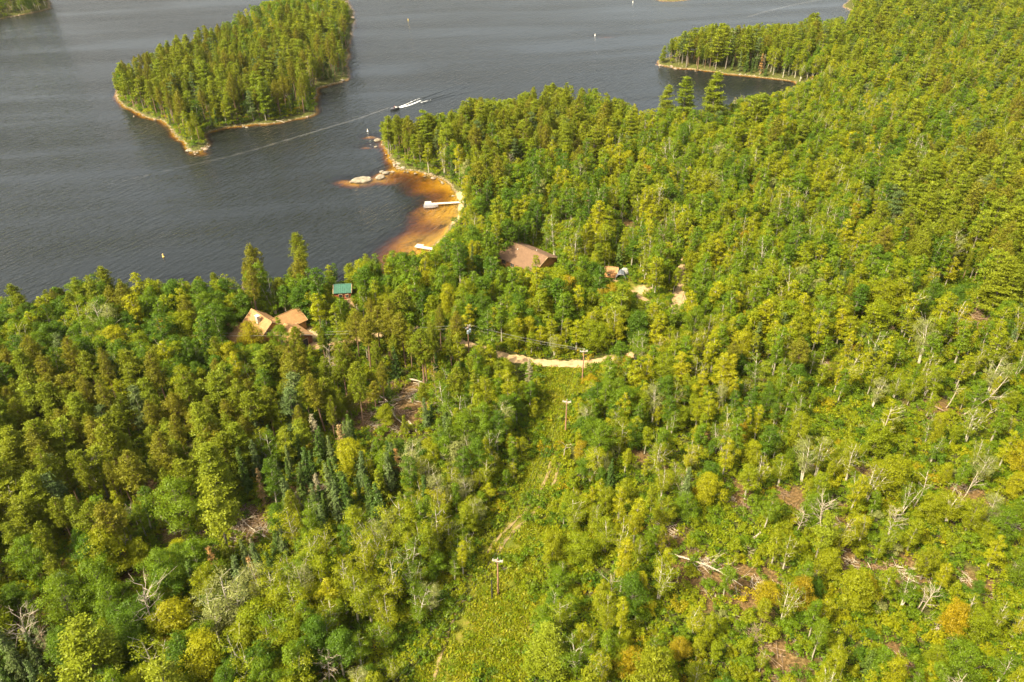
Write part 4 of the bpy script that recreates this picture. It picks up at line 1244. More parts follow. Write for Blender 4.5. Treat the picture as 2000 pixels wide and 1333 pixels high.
for a, b, r, nb, lab in LOGS:
    p = onland(*a); q = onland(*b)
    if p.z < 0 or q.z < 0: p.z = max(p.z, .3); q.z = max(q.z, .1)
    d = q - p
    e = empty('fallen_log', p + Vector((0, 0, r + .35)), 0, lab, 'log', 'fallen logs of the blowdown')
    e.rotation_euler = d.to_track_quat('X', 'Z').to_euler()
    g, br = pole_mesh(d.length, r, nb, None)
    mt = B_BROWN if ('brown' in lab or 'dark' in lab) else B_DEAD
    g.obj('trunk', mt, e)
    if br: br.obj('branches', mt, e)
for a, b, lab in EXTRA_SNAGS:
    if not lab: continue
    p = onland(*a)
    # height so that the tip, with a sideways lean, lands at its surveyed direction
    straight = project(p.x, p.y, p.z + 8)
    dpx = (a[1] - b[1])
    per_m = (a[1] - straight[1]) / 8
    h = dpx / per_m
    tipx = project(p.x, p.y, p.z + h)[0]
    lean = (b[0] - tipx) * p.length / FPX * .95
    d = Vector((lean, rng.uniform(-.5, .5), h))
    e = empty('dead_tree', p, 0, lab, 'dead tree', 'bare dead trees and leaning trunks')
    e.rotation_euler = d.to_track_quat('X', 'Z').to_euler()
    gg = 'grey' in lab
    g, br = pole_mesh(d.length, .17 if d.length > 9 else .13, 22 if gg or 'many' in lab or 'spiky' in lab or 'bare' in lab else 7, None, True)
    g.obj('trunk', B_DEAD if not gg else B_DARK, e); br.obj('branches', B_DEAD, e)

# ------------------------------------------------------------------ rocks
M_ROCK = simple('pale granite', (.20, .17, .12), .9, .3, .9, .6)
M_ROCK2 = simple('tan granite', (.20, .15, .10), .9, .35, .8, .6)
def rock_mesh(sx, sy, sz, seed, name='boulder'):
    rg = np.random.default_rng(seed)
    nu, nv = 12, 7
    V = [(0, 0, sz)]; 
    dirs = rg.normal(size=(7, 3)); dirs /= np.linalg.norm(dirs, axis=1)[:, None]; cut = rg.uniform(.55, .9, 7)
    def shape(d):
        r = 1.0
        for k in range(7):
            c = d @ dirs[k]
            if c > cut[k]: r = min(r, cut[k] / c)
        return d * r
    P = []
    for j in range(nv + 1):
        ph = j / nv * PI * .62
        for i in range(nu):
            th = 2 * PI * i / nu
            d = shape(np.array([math.sin(ph) * math.cos(th), math.sin(ph) * math.sin(th), math.cos(ph)]))
            P.append(d * np.array([sx, sy, sz]) + rg.normal(size=3) * .03 * sx * (j > 0))
    F = [(j * nu + i, j * nu + (i + 1) % nu, (j + 1) * nu + (i + 1) % nu, (j + 1) * nu + i) for j in range(nv) for i in range(nu)]
    g = Geo(); g.add(P, F); return g
RL = ['largest pale boulder rising from the shallows off the sandy bay', 'flat pale rock at the left end of the largest boulder', 'pale rounded boulder right of the largest one in the shallows',
      'pale rock where the boulder spit meets the rocky point', 'small pale rock behind the rounded boulder on the spit', 'pale boulder just off the tip of the rocky point', 'small rock in the shallows below the tip of the point']
for i, (a, b, sx, sy, sz) in enumerate(ROCKS):
    v = ground(a, b, 0)
    o = rock_mesh(sx, sy, sz, i).obj('boulder', M_ROCK); o.location = (v.x, v.y, .0); o.rotation_euler = (0, 0, R(25 + i * 7))
    tag(o, RL[i], 'rock')
# shoreline boulders
shore_lines = [((735, 278), (740, 290), (752, 304), (770, 320), (785, 331), (800, 335)), ((224, 188), (250, 215), (300, 235), (340, 262), (372, 298), (395, 294), (410, 280)),
               ((440, 252), (520, 243), (600, 230)), ((1284, 126), (1330, 135), (1400, 142), (1480, 150)), ((640, 168), (678, 156)), ((752, 340), (760, 338), (775, 333)), ((1648, 8), (1664, 24)), ((5, 37), (95, 18)), ((688, 30), (692, 42)), ((808, 336), (860, 352), (895, 384))]
rk = [rock_mesh(1, rng.uniform(.7, 1), rng.uniform(.5, .8), 100 + k).mesh('boulder', [M_ROCK if k % 2 else M_ROCK2]) for k in range(8)]
names = ['rocky point by the sandy bay', 'southern shore of the wooded island', 'near right shore of the wooded island', 'far point', 'inlet side of the wooded island', 'boulder spit', 'far right shore', 'island at the top left', 'right tip of the wooded island', 'beach edge of the sandy bay']
for li, ln in enumerate(shore_lines):
    c = smooth_line([tuple(ground(a, b, 0)) for a, b in ln], 4)
    Ltot = np.linalg.norm(np.diff(c, axis=0), axis=1).sum(); n = int(min(Ltot / (1.3 if li in (0, 5) else 2.2), 45))
    for k in range(n):
        q = rng.random() * (len(c) - 1.01); i = int(q); p = c[i] + (c[i + 1] - c[i]) * (q - i)
        s = rng.lognormal(-.65, .45) * (1.25 if li in (3,) else 1)
        s = min(s, 1.9)
        p = p + np.array([rng.normal() * 1.0, rng.normal() * 1.0 + .6, 0])
        o = link(bpy.data.objects.new('boulder', rk[rng.integers(8)])); o.location = (p[0], p[1], max(Z(p[0], p[1]), -.1) - .1)
        o.scale = (s, s, s * .8); o.rotation_euler = (0, 0, rng.uniform(0, 6.28))
        tag(o, f"{'small' if s < .6 else 'medium' if s < 1 else 'large'} {'pale' if o.data.materials[0] == M_ROCK else 'tan'} boulder on the waterline of the {names[li]}", 'rock', f"boulders along the {names[li]}")

# ------------------------------------------------------------------ buildings
def m_shingle(name, col):
    m, nt, p = mat(name); L = nt.links
    n = noise(nt, 1.2, 5); tc = N(nt, 'ShaderNodeTexCoord')
    br = N(nt, 'ShaderNodeTexBrick'); br.inputs['Scale'].default_value = 2.2; br.inputs['Mortar Size'].default_value = .012
    br.inputs['Color1'].default_value = (*[c * 1.12 for c in col], 1); br.inputs['Color2'].default_value = (*[c * .82 for c in col], 1); br.inputs['Mortar'].default_value = (*[c * .5 for c in col], 1)
    L.new(tc.outputs['Object'], br.inputs['Vector'])
    mx = N(nt, 'ShaderNodeMix', data_type='RGBA', blend_type='MULTIPLY'); mx.inputs[0].default_value = .8
    r = ramp(nt, n.outputs[0], [(.3, (.72, .70, .68)), (.7, (1.1, 1.1, 1.1))])
    L.new(br.outputs[0], mx.inputs[6]); L.new(r.outputs[0], mx.inputs[7]); L.new(mx.outputs[2], p.inputs['Base Color'])
    p.inputs['Roughness'].default_value = .9
    return m
M_ROOF1 = m_shingle('brown shingles', (.150, .085, .045))
M_ROOF2 = m_shingle('tan shingles', (.33, .178, .066))
M_LOG = simple('orange-stained logs', (.42, .20, .06), .7, .25, 1.5)
M_LOGD = simple('dark stained boards', (.20, .075, .035), .8, .3, 2)
M_GREENROOF = simple('green metal roof', (.020, .095, .058), .4, .12, .6)
M_REDLOG = simple('red-brown logs', (.26, .06, .025), .8, .3, 2)
M_GLASS = simple('window glass', (.03, .04, .05), .15, .2, 1)
M_TRIM = simple('tan trim', (.45, .30, .16), .8, .2, 2)
M_WHITE = simple('white paint', (.72, .70, .64), .6, .1, 2)
M_STONE = simple('chimney stone', (.42, .36, .28), .9, .45, 5, .5)
M_DARKDOOR = simple('dark opening', (.02, .018, .018), .8, .2, 2)

def slab(g, a, b, c, d, th, m=0):
    """four corners (counter-clockwise from above) of the upper face, thickness down the normal"""
    P = [Vector(v) for v in (a, b, c, d)]
    n = (P[1] - P[0]).cross(P[3] - P[0]).normalized()
    V = [p for p in P] + [p - n * th for p in P]
    g.add([tuple(v) for v in V], [(0, 1, 2, 3), (7, 6, 5, 4), (0, 4, 5, 1), (1, 5, 6, 2), (2, 6, 7, 3), (3, 7, 4, 0)], m)

def gable(root, L_, W, eave, rise, wallm, roofm, x0=0, y0=0, rz=0, base=-1.5, over=.55, chimney=None, windows=(), doors=(), logs=True):
    """a gabled block along local x, its centre at x0,y0 of the house"""
    cs, sn = math.cos(rz), math.sin(rz)
    def T(x, y, z): return (x0 + x * cs - y * sn, y0 + x * sn + y * cs, z)
    g = Geo()
    l, w_ = L_ / 2, W / 2
    V = [T(-l, -w_, base), T(l, -w_, base), T(l, w_, base), T(-l, w_, base), T(-l, -w_, eave), T(l, -w_, eave), T(l, w_, eave), T(-l, w_, eave), T(-l, 0, eave + rise), T(l, 0, eave + rise)]
    g.add(V, [(0, 1, 5, 4), (2, 3, 7, 6)])
    g.add(V, [(1, 2, 6, 5), (3, 0, 4, 7), (5, 6, 9, 9), (7, 4, 8, 8)])
    wall = g.obj('wall', wallm, root)
    if logs:
        n = int((eave - .1) / .42)
        lm = Geo()
        for k in range(n):
            for sy in (-1, 1):
                c0 = T(-l - .12, sy * (w_ + .02), .25 + k * .42); c1 = T(l + .12, sy * (w_ + .02), .25 + k * .42)
                lm.tube([c0, c1], .17, 6)
            for sx in (-1, 1):
                c0 = T(sx * (l + .02), -w_ - .12, .25 + k * .42); c1 = T(sx * (l + .02), w_ + .12, .25 + k * .42)
                lm.tube([c0, c1], .17, 6)
        lo = lm.obj('log', wallm, root); lo['kind'] = 'stuff'
    sl = rise / w_
    rf = Geo()
    ez = eave - over * sl
    slab(rf, T(-l - over, -w_ - over, ez + .16), T(l + over, -w_ - over, ez + .16), T(l + over, 0, eave + rise + .16), T(-l - over, 0, eave + rise + .16), .14)
    roof = rf.obj('roof', roofm, root)
    rf = Geo()
    slab(rf, T(l + over, w_ + over, ez + .16), T(-l - over, w_ + over, ez + .16), T(-l - over, .02, eave + rise + .155), T(l + over, .02, eave + rise + .155), .14)
    rf.obj('roof', roofm, root)
    cp = Geo(); a, b = T(-l - over, 0, eave + rise + .19), T(l + over, 0, eave + rise + .19)
    cp.tube([a, b], .09, 5); cp.obj('ridge_cap', roofm, roof)
    for sx in (-1, 1):                                                  # barge boards at the gable ends
        for sy in (-1, 1):
            q = Geo(); q.tube([T(sx * (l + over + .04), sy * (w_ + over), ez + .06), T(sx * (l + over + .04), 0, eave + rise + .06)], .11, 4); q.obj('barge_board', M_TRIM, roof)
    if chimney:
        cx, cy, ch = chimney
        zt = eave + rise - abs(cy) * sl
        c = Geo(); X = T(cx, cy, 0); c.box((X[0], X[1], zt + ch / 2 - .4), (.95, .8, ch + .8), rz=rz)
        ch_ = c.obj('chimney', M_STONE, roof)
        c = Geo(); c.box((X[0], X[1], zt + ch + .06), (1.15, 1.0, .12), rz=rz); c.tube([(X[0], X[1], zt + ch + .1), (X[0], X[1], zt + ch + .5)], .16, 8); c.obj('chimney_cap', M_WHITE, root)
    for face, u, z, ww, wh in windows:
        put_opening(root, T, face, u, z, ww, wh, l, w_, rz, 'window')
    for face, u, z, ww, wh in doors:
        put_opening(root, T, face, u, z, ww, wh, l, w_, rz, 'door')
    return wall

def put_opening(root, T, face, u, z, ww, wh, l, w_, rz, kind):
    off = .24
    if face == 's': c = T(u, -w_ - off, z); r = rz; 
    elif face == 'n': c = T(u, w_ + off, z); r = rz
    elif face == 'e': c = T(l + off, u, z); r = rz + PI / 2
    else: c = T(-l - off, u, z); r = rz + PI / 2
    g = Geo(); g.box(c, (ww, .10, wh), rz=r)
    p = g.obj(kind, M_GLASS if kind == 'window' else M_DARKDOOR, root)
    f = Geo()
    cs, sn = math.cos(r), math.sin(r)
    for dx, dz, a, b in ((0, wh / 2 + .05, ww + .24, .1), (0, -wh / 2 - .05, ww + .24, .1), (-ww / 2 - .06, 0, .1, wh), (ww / 2 + .06, 0, .1, wh)):
        f.box((c[0] + dx * cs, c[1] + dx * sn, c[2] + dz), (a, .16, b), rz=r)
    if kind == 'window': f.box(c, (.06, .13, wh - .004), rz=r)
    f.obj(kind + '_frame', M_TRIM, p)

# lodge
zr = Z(c_lodge.x, c_lodge.y)
ax = math.atan2(-9.6, 10.4)
e = empty('lodge', (c_lodge.x, c_lodge.y, zr), ax, 'large brown-roofed log lodge standing behind the sandy bay', 'house')
gable(e, 14.8, 12.0, 7.0 - 2.7 - zr, 2.7, M_LOG, M_ROOF1, windows=[('s', -4.5, 2.2, 1.5, 1.2), ('s', -1.0, 2.2, 1.5, 1.2), ('s', 2.5, 2.2, 1.5, 1.2), ('w', -2, 2.2, 1.4, 1.2), ('w', 2, 2.2, 1.4, 1.2), ('e', -2.5, 2.1, 1.2, 1.2)],
      doors=[('e', 1.5, 1.1, 1.1, 2.1)])
g = Geo()
for q in ((1.5, 2.2), (-3, -1.6)):
    g.tube([(q[0], q[1], 7 - zr - abs(q[1]) * .47), (q[0], q[1], 7.5 - zr - abs(q[1]) * .47)], .12, 6)
g.obj('vent_pipe', M_WHITE, e)

# tan-roofed house
zr = Z(c_house.x, c_house.y)
ax = math.atan2(-6.0, 6.5)
e = empty('house', (c_house.x, c_house.y, zr), ax, 'tan-roofed house with several gables, stone chimney and a low left wing among trees', 'house')
H0 = 8.5 - zr
gable(e, 8.6, 7.0, H0 - 2.8, 2.8, M_LOG, M_ROOF2, chimney=(.6, -1.6, 2.2), windows=[('s', -2.5, 3.8, 1.3, 1.1), ('s', 0, 3.8, 1.3, 1.1), ('w', -1.5, 3.8, 1.2, 1.1), ('w', 1.5, 3.8, 1.2, 1.1), ('e', -1.2, 3.6, 1.3, 1.3), ('e', 1.0, 1.4, 1.3, 1.3)])
gable(e, 9.0, 6.4, H0 - 3.1, 2.2, M_LOG, M_ROOF2, x0=2.2, y0=4.8, rz=PI / 2, windows=[('s', 1.5, 2.6, 1.3, 1.1), ('s', -1.5, 2.6, 1.3, 1.1), ('e', 0, 2.6, 1.3, 1.1)])
gable(e, 6.5, 6.0, 3.0, 1.7, M_LOGD, M_ROOF2, x0=9.4, y0=3.2, rz=0, doors=[('e', -.2, 1.35, 3.6, 2.5)], windows=[('s', -1, 1.7, 1.1, 1.0)])
gable(e, 6.0, 5.2, 2.5, 1.3, M_LOG, M_ROOF2, x0=-3.5, y0=-6.0, rz=0, windows=[('s', -1.5, 1.4, 1.2, 1.0), ('s', 1.3, 1.4, 1.2, 1.0), ('w', 0, 1.4, 1.2, 1.0)])
g = Geo()
for k in range(22): g.box((-4.6 + k * .3, -10.0, 1.0), (.27, 2.6, .05))
d_ = g.obj('deck', M_TRIM, e)
g = Geo()
for k in range(6): g.box((-4.6 + k * 1.26, -11.2, 1.0), (.1, .1, 1.9))
g.box((-1.45, -11.2, 1.98), (6.5, .12, .08)); g.box((-1.45, -11.2, 1.5), (6.4, .06, .06)); g.obj('railing', M_TRIM, e)

# green-roofed cabin
zr = Z(c_cabin.x, c_cabin.y)
e = empty('cabin', (c_cabin.x, c_cabin.y, zr), R(6), 'small red-brown log cabin with a green metal roof near the lake shore', 'cabin')
gable(e, 4.4, 4.6, 2.5, 1.3, M_REDLOG, M_GREENROOF, over=.4, windows=[('s', 1.2, 1.4, .8, .8)], doors=[('s', -.6, 1.0, .9, 1.9)])
g = Geo()
for k in range(9):
    x = -2.5 + k * .625
    g.tube([(x, -2.7, 2.5 - .2 + .2), (x, -.05, 2.5 + 1.3 + .2)], .035, 4)
g.obj('roof_seam', M_GREENROOF, e)

M_TENT = simple('grey tarpaulin', (.10, .11, .13), .5, .3, 1.5); M_TENTP = simple('pale tarpaulin', (.26, .25, .22), .6, .2, 1.5)
# the pale-roofed cabin showing far off in the upper right woods
zr = Z(c_far.x, c_far.y)
e = empty('cabin', (c_far.x, c_far.y, zr), R(-25), 'distant pale-roofed cabin glimpsed between pines in the upper right woods', 'cabin')
gable(e, 3.6, 3.2, 2.4, 1.2, M_LOGD, M_TENTP, windows=[('s', 1.0, 1.4, .8, .8)], doors=[('s', -.6, 1.1, .9, 2.0)])

# shed and the canopy tent
zr = Z(c_shed.x, c_shed.y)
e = empty('shed', (c_shed.x, c_shed.y, zr), R(-14), 'small tan-roofed wooden shed beside the dark canopy tent', 'shed')
gable(e, 3.4, 2.8, 2.0, .9, M_LOG, M_ROOF2, over=.3, doors=[('e', 0, .95, .9, 1.8)], windows=[('s', -.6, 1.2, .7, .6)])
v = onland(1212, 549)
e = empty('canopy_tent', (v.x, v.y, v.z), R(-5), 'dark grey canopy tent with an open black front next to the shed', 'tent')
g = Geo()
arc = [(-1.5, 0), (-1.42, 1.1), (-.95, 1.9), (0, 2.25), (.95, 1.9), (1.42, 1.1), (1.5, 0)]
V = []; 
for y in (0, 1.6, 3.2):
    for x, z in arc: V.append((x, y, z))
g.add(V, [(j * 7 + i, j * 7 + i + 1, (j + 1) * 7 + i + 1, (j + 1) * 7 + i) for j in range(2) for i in range(6)])
o = g.obj('cover', M_TENT, e); sm = o.modifiers.new('thickness', 'SOLIDIFY'); sm.thickness = .05
g = Geo(); g.add([(x, 3.15, z) for x, z in arc] + [(0, 3.15, 0)], [(0, 1, 2, 7), (2, 3, 4, 7), (4, 5, 6, 7)]); g.obj('rear_panel', M_DARKDOOR, e)
g = Geo(); g.box((0, .05, 2.02), (.7, .1, .12)); g.tube([(x * 1.03, 0, z * 1.03) for x, z in arc], .05, 5); g.obj('front_hoop', M_TENTP, e)
v = onland(1218, 534); rm = rock_mesh(1.6, 1.2, 2.2, 77)
o = rm.obj('covered_boat', M_TENTP); o.location = v; tag(o, 'pale tarpaulin-covered heap behind the canopy tent', 'covered heap')

# ------------------------------------------------------------------ vehicle by the house
def car(px, py, rz, label, col):
    v = onland(px, py); e = empty('parked_car', (v.x, v.y, v.z + .16), rz, label, 'car')
    M_P = simple('car paint', col, .25, .05, 1, metal=.3); M_T = simple('tyre rubber', (.02, .02, .02), .9, .1, 2)
    prof_ = [(-2.2, .45), (-2.25, .8), (-2.0, 1.0), (-1.3, 1.05), (1.2, 1.0), (2.1, .88), (2.3, .7), (2.25, .4)]
    cabp = [(-1.9, 1.02), (-1.55, 1.55), (-1.2, 1.68), (.1, 1.68), (.45, 1.58), (1.1, 1.02)]
    def ext(P, w1, w2, m):
        g = Geo(); n = len(P); zs = [p[1] for p in P]; z0, z1 = min(zs), max(zs)
        wv = [w1 + (w2 - w1) * (p[1] - z0) / (z1 - z0) for p in P]
        V = [(p[0], -w_, p[1]) for p, w_ in zip(P, wv)] + [(p[0], w_, p[1]) for p, w_ in zip(P, wv)]
        F = [(i, (i + 1) % n, n + (i + 1) % n, n + i) for i in range(n)]
        for i in range(1, n - 2, 2): F += [(0, i, i + 1, min(i + 2, n - 1)), (n, n + min(i + 2, n - 1), n + i + 1, n + i)]
        g.add(V, F); return g
    b = ext(prof_, .93, .9, M_P).obj('body', M_P, e); ext(cabp, .86, .68, M_GLASS).obj('cabin_glass', M_GLASS, e)
    g = Geo(); g.box((-.55, 0, 1.705), (1.5, 1.3, .05)); g.obj('roof', M_P, e)
    for x in (-1.4, 1.45):
        for y in (-.85, .85):
            g = Geo(); g.tube([(x, y - .11, .34), (x, y + .11, .34)], .34, 14); w = g.obj('wheel', M_T, e)
            g = Geo(); g.tube([(x, y - .125, .34), (x, y + .125, .34)], .19, 10); g.obj('rim', M_STONE, w)
    for y in (-.6, .6):
        g = Geo(); g.box((2.29, y, .68), (.05, .35, .14)); g.obj('headlight', M_WHITE, e)
        g = Geo(); g.box((-2.25, y, .78), (.05, .3, .14)); g.obj('tail_light', M_REDLOG, e)
car(593, 667, R(-50), 'dark blue-black car parked on the drive before the garage end of the house', (.02, .03, .05))

# ------------------------------------------------------------------ utility poles and wires
M_POLE = simple('weathered pole wood', (.26, .14, .08), .9, .3, 2); M_ARM = simple('grey crossarm wood', (.40, .36, .30), .8, .2, 3); M_WIRE = simple('grey wire', (.16, .155, .14), .6, .05, 1)
M_PORC = simple('porcelain', (.5, .48, .44), .3, .1, 3)
def upole(bx, by, h, label, arm=.95, rz=0):
    v = onland(bx, by); e = empty('utility_pole', v, rz, label, 'utility pole', 'poles of the power line')
    g = Geo(); g.tube([(0, 0, -.5), (0, 0, h * .5), (0, 0, h)], [.17, .15, .12], 8); g.obj('pole', M_POLE, e)
    g = Geo(); g.box((0, -.14, h - .5), (2 * arm, .09, .11)); g.box((0, .14, h - .5), (2 * arm, .09, .11)); g.obj('crossarm', M_ARM, e)
    for x in (-arm + .12, 0, arm - .12):
        g = Geo(); z = h - .4 if x else h
        g.tube([(x, 0, z), (x, 0, z + .14), (x, 0, z + .28)], [.05, .10, .05], 6); g.obj('insulator', M_PORC, e)
    g = Geo()
    for s in (-1, 1): g.tube([(s * .6, 0, h - .5), (0, 0, h - 1.3)], .035, 4)
    g.obj('brace', M_ARM, e)
    return [Vector((v.x + x * math.cos(rz), v.y + x * math.sin(rz), v.z + (h - .12 if x else h + .28))) for x in (-arm + .12, 0, arm - .12)]
P1 = upole(1137, 745, 9.5, 'utility pole nearest the gravel road, standing just in front of it', rz=R(5))
P2 = upole(1104, 850, 10.0, 'middle utility pole at the right edge of the grassy corridor', rz=R(-8))
P3 = upole(973, 1162, 9.5, 'nearest utility pole in the middle of the grassy corridor', rz=R(-10))
P0 = upole(916, 697, 9.5, 'utility pole with two pale transformer cans among trees left of the road bend', rz=R(60))
e = [o for o in bpy.data.objects if o.name.startswith('utility_pole')][-1]
for s_ in (-1, 1):
    g = Geo(); g.tube([(s_ * .42, -.3, 7.4), (s_ * .42, -.3, 7.45), (s_ * .42, -.3, 8.35), (s_ * .42, -.3, 8.45)], [.1, .3, .3, .12], 10); g.obj('transformer', simple('pale blue-grey enamel', (.42, .50, .54), .5, .1, 2), e)
v = onland(971, 1165)
e = empty('pole_stub', v + Vector((-.9, -.6, 0)), 0, 'short dark pole stub beside the nearest utility pole', 'post'); g = Geo(); g.tube([(0, 0, -.3), (0, 0, 5.0)], [.14, .12], 8); g.obj('post', M_DARKDOOR, e)
v2 = ground(700, 1500, 1.5) + Vector((0, 0, 10)); P4 = [v2 + Vector((k, 0, 0)) for k in (-1.1, 0, 1.1)]
v5 = ground(140, 700, 1.5) + Vector((0, 0, 9)); P5 = [v5 + Vector((k * .4, k, 0)) for k in (-1.1, 0, 1.1)]
def wires(A, B, lab, r=.006):
    for i in range(3):
        if (A[i] - B[i]).length > 60 and i == 2 and 'house' in lab: continue
        t = np.linspace(0, 1, 14)[:, None]; L_ = (A[i] - B[i]).length
        P = np.array(A[i]) * (1 - t) + np.array(B[i]) * t; P[:, 2] -= 4 * L_ * .018 * (t[:, 0] * (1 - t[:, 0]))
        g = Geo(); g.tube(P, r, 4); o = g.obj('power_line', M_WIRE)
        tag(o, lab.replace('*', ('left', 'middle', 'right')[i]), 'wire', 'wires of the power line')
wires(P1, P0, '* wire from the roadside pole to the half-hidden pole on its left', .016)
wires(P1, P2, '* wire between the roadside pole and the middle pole')
wires(P2, P3, '* wire between the middle pole and the nearest pole')
wires(P3, P4, '* wire running from the nearest pole out of the bottom of the view')
wires(P0, P5, '* wire above the treetops left of the tan-roofed house', .025)

# ------------------------------------------------------------------ docks, boats, buoys, wakes
M_DOCK = simple('grey-white dock boards', (.44, .41, .34), .8, .15, 3)
def dock(a, b, width, label, plat=None):
    p = ground(*a, .6); q = ground(*b, .6); d = q - p; L_ = d.length; rz = math.atan2(d.y, d.x)
    e = empty('dock', (p.x, p.y, .55), rz, label, 'dock')
    g = Geo(); n = int(L_ / .3)
    for k in range(n): g.box((.15 + k * .3, 0, .0 + rng.normal() * .006), (.27, width, .05))
    o = g.obj('plank', M_DOCK, e); o['kind'] = 'stuff'
    g = Geo()
    for s in (-1, 1): g.box((L_ / 2, s * (width / 2 - .1), -.12), (L_, .08, .18))
    g.obj('stringer', M_TRIM, e)
    for k in range(5):
        for s in (-1, 1):
            g = Geo(); g.tube([(.4 + k * (L_ - .8) / 4, s * (width / 2 + .06), -1.6), (.4 + k * (L_ - .8) / 4, s * (width / 2 + .06), .25)], .06, 6); g.obj('post', M_TRIM, e)
    if plat:
        g = Geo()
        for k in range(int(plat[2] / .3)): g.box((plat[0] + k * .3, plat[1], .004), (.27, plat[3], .05))
        o = g.obj('platform', M_DOCK, e)
    return e, L_
dock((906, 394.5), (829, 399), 1.35, 'long white dock reaching from the beach into the orange shallows', plat=(12.0, -1.2, 2.4, 2.2))
dock((852, 487), (812, 481), 1.5, 'low white dock half hidden by trees at the near end of the bay', plat=(5.2, -.6, 2.6, 2.4))

def boat(loc, rz, label, col, cover=True, L_=5.2, W=2.1):
    e = empty('motor_boat', loc, rz, label, 'boat')
    hull = Geo(); st = 9; V = []
    for i in range(st):
        t = i / (st - 1); x = -L_ / 2 + t * L_; w_ = W / 2 * (1 - max(0, (t - .45) / .55) ** 2.2 * .96)
        kz = -.28 + .42 * max(0, (t - .6) / .4) ** 2
        V += [(x, -w_, .55 + .18 * t), (x, -w_ * .82, .02), (x, 0, kz), (x, w_ * .82, .02), (x, w_, .55 + .18 * t)]
    F = [(i * 5 + k, i * 5 + k + 1, (i + 1) * 5 + k + 1, (i + 1) * 5 + k) for i in range(st - 1) for k in range(4)] + [(0, 1, 2, 2), (0, 2, 3, 4)]
    hull.add(V, F); M_H = simple('boat hull', col, .3, .08, 1); h = hull.obj('hull', M_H, e)
    g = Geo(); V = []
    for i in range(st):
        t = i / (st - 1); x = -L_ / 2 + t * L_; w_ = W / 2 * (1 - max(0, (t - .45) / .55) ** 2.2 * .96)
        zz = .56 + .18 * t + (0 if cover or t > .62 else -.3)
        V += [(x, -w_ * .9, zz), (x, 0, zz + (.28 if cover else .05)), (x, w_ * .9, zz)]
    g.add(V, [(i * 3 + k, (i + 1) * 3 + k, (i + 1) * 3 + k + 1, i * 3 + k + 1) for i in range(st - 1) for k in range(2)])
    g.obj('boat_cover' if cover else 'deck', simple('grey canvas', (.14, .14, .15), .8, .2, 2) if cover else M_H, e)
    g = Geo(); g.box((-L_ / 2 - .25, 0, .75), (.4, .35, .55)); g.box((-L_ / 2 - .25, 0, .2), (.15, .15, .9)); g.obj('outboard_motor', M_DARKDOOR, e)
    if not cover:
        g = Geo(); g.box((.1, 0, .95), (.08, 1.4, .45)); g.obj('windshield', M_GLASS, e)
        for y in (-.5, .5):
            g = Geo(); g.box((-.6, y, .6), (.5, .5, .12)); g.box((-.85, y, .85), (.1, .5, .5)); g.obj('seat', M_WHITE, e)
    return e
d1 = ground(842, 403, .1)
boat((d1.x, d1.y - .6, .06), R(4), 'white motor boat under a dark grey cover moored beside the long dock', (.62, .58, .55))
bp_ = ground(770, 214, 0); bq = ground(832, 194, 0)
hd = math.atan2(bp_.y - bq.y, bp_.x - bq.x)
eb = boat((bp_.x, bp_.y, .15), hd, 'dark open motor boat speeding left ahead of a white wake', (.10, .10, .11), False)
# the driver
M_SHIRT = simple('dark red jacket', (.25, .05, .04), .9, .1, 3); M_SKIN = simple('skin', (.45, .27, .18), .6, .05, 3)
pe = empty('person', (bp_.x + .35 * math.cos(hd + PI), bp_.y + .35 * math.sin(hd + PI), .85), hd, 'person in a dark red jacket seated at the helm of the speeding boat', 'person')
me = bpy.data.meshes.new('body')
jv = [(0, 0, 0), (0, 0, .3), (0, 0, .52), (0, 0, .62), (.02, 0, .78), (0, .2, .5), (0, -.2, .5), (.15, .27, .28), (.15, -.27, .28), (.4, .2, .3), (.4, -.2, .3), (.42, .12, 0), (.42, -.12, 0), (.5, .12, -.35), (.5, -.12, -.35)]
je = [(0, 1), (1, 2), (2, 3), (3, 4), (2, 5), (2, 6), (5, 7), (6, 8), (7, 9), (8, 10), (0, 11), (0, 12), (11, 13), (12, 14)]
jr = [.16, .16, .14, .06, .11, .08, .08, .055, .055, .04, .04, .08, .08, .055, .055]
me.from_pydata(jv, je, []); me.materials.append(M_SHIRT)
po = link(bpy.data.objects.new('body', me), pe)
sk = po.modifiers.new('skin', 'SKIN')
for v_, r_ in zip(me.skin_vertices[0].data if me.skin_vertices else [], jr): v_.radius = (r_, r_)
if not me.skin_vertices:
    pass
po.modifiers.new('sub', 'SUBSURF').levels = 1

def m_foam(name, dens, scale):
    m = bpy.data.materials.new(name); m.use_nodes = True; nt = m.node_tree; nt.nodes.clear(); L = nt.links
    out = N(nt, 'ShaderNodeOutputMaterial'); tr = N(nt, 'ShaderNodeBsdfTransparent'); df = N(nt, 'ShaderNodeBsdfDiffuse'); df.inputs[0].default_value = (.8, .8, .78, 1)
    n = noise(nt, scale, 5); at = N(nt, 'ShaderNodeAttribute', attribute_name='foam')
    a = N(nt, 'ShaderNodeMath', operation='ADD'); L.new(n.outputs[0], a.inputs[0]); L.new(at.outputs['Fac'], a.inputs[1])
    r = N(nt, 'ShaderNodeMapRange'); r.inputs[1].default_value = 1.0; r.inputs[2].default_value = 1.35; r.inputs[4].default_value = dens
    L.new(a.outputs[0], r.inputs[0]); mx = N(nt, 'ShaderNodeMixShader'); L.new(r.outputs[0], mx.inputs[0]); L.new(tr.outputs[0], mx.inputs[1]); L.new(df.outputs[0], mx.inputs[2]); L.new(mx.outputs[0], out.inputs[0])
    return m
M_FOAM = m_foam('boat foam', 1.0, 1.5); M_FOAM2 = m_foam('old thin foam', .045, .35); M_FOAM3 = m_foam('settled foam', .12, .5)
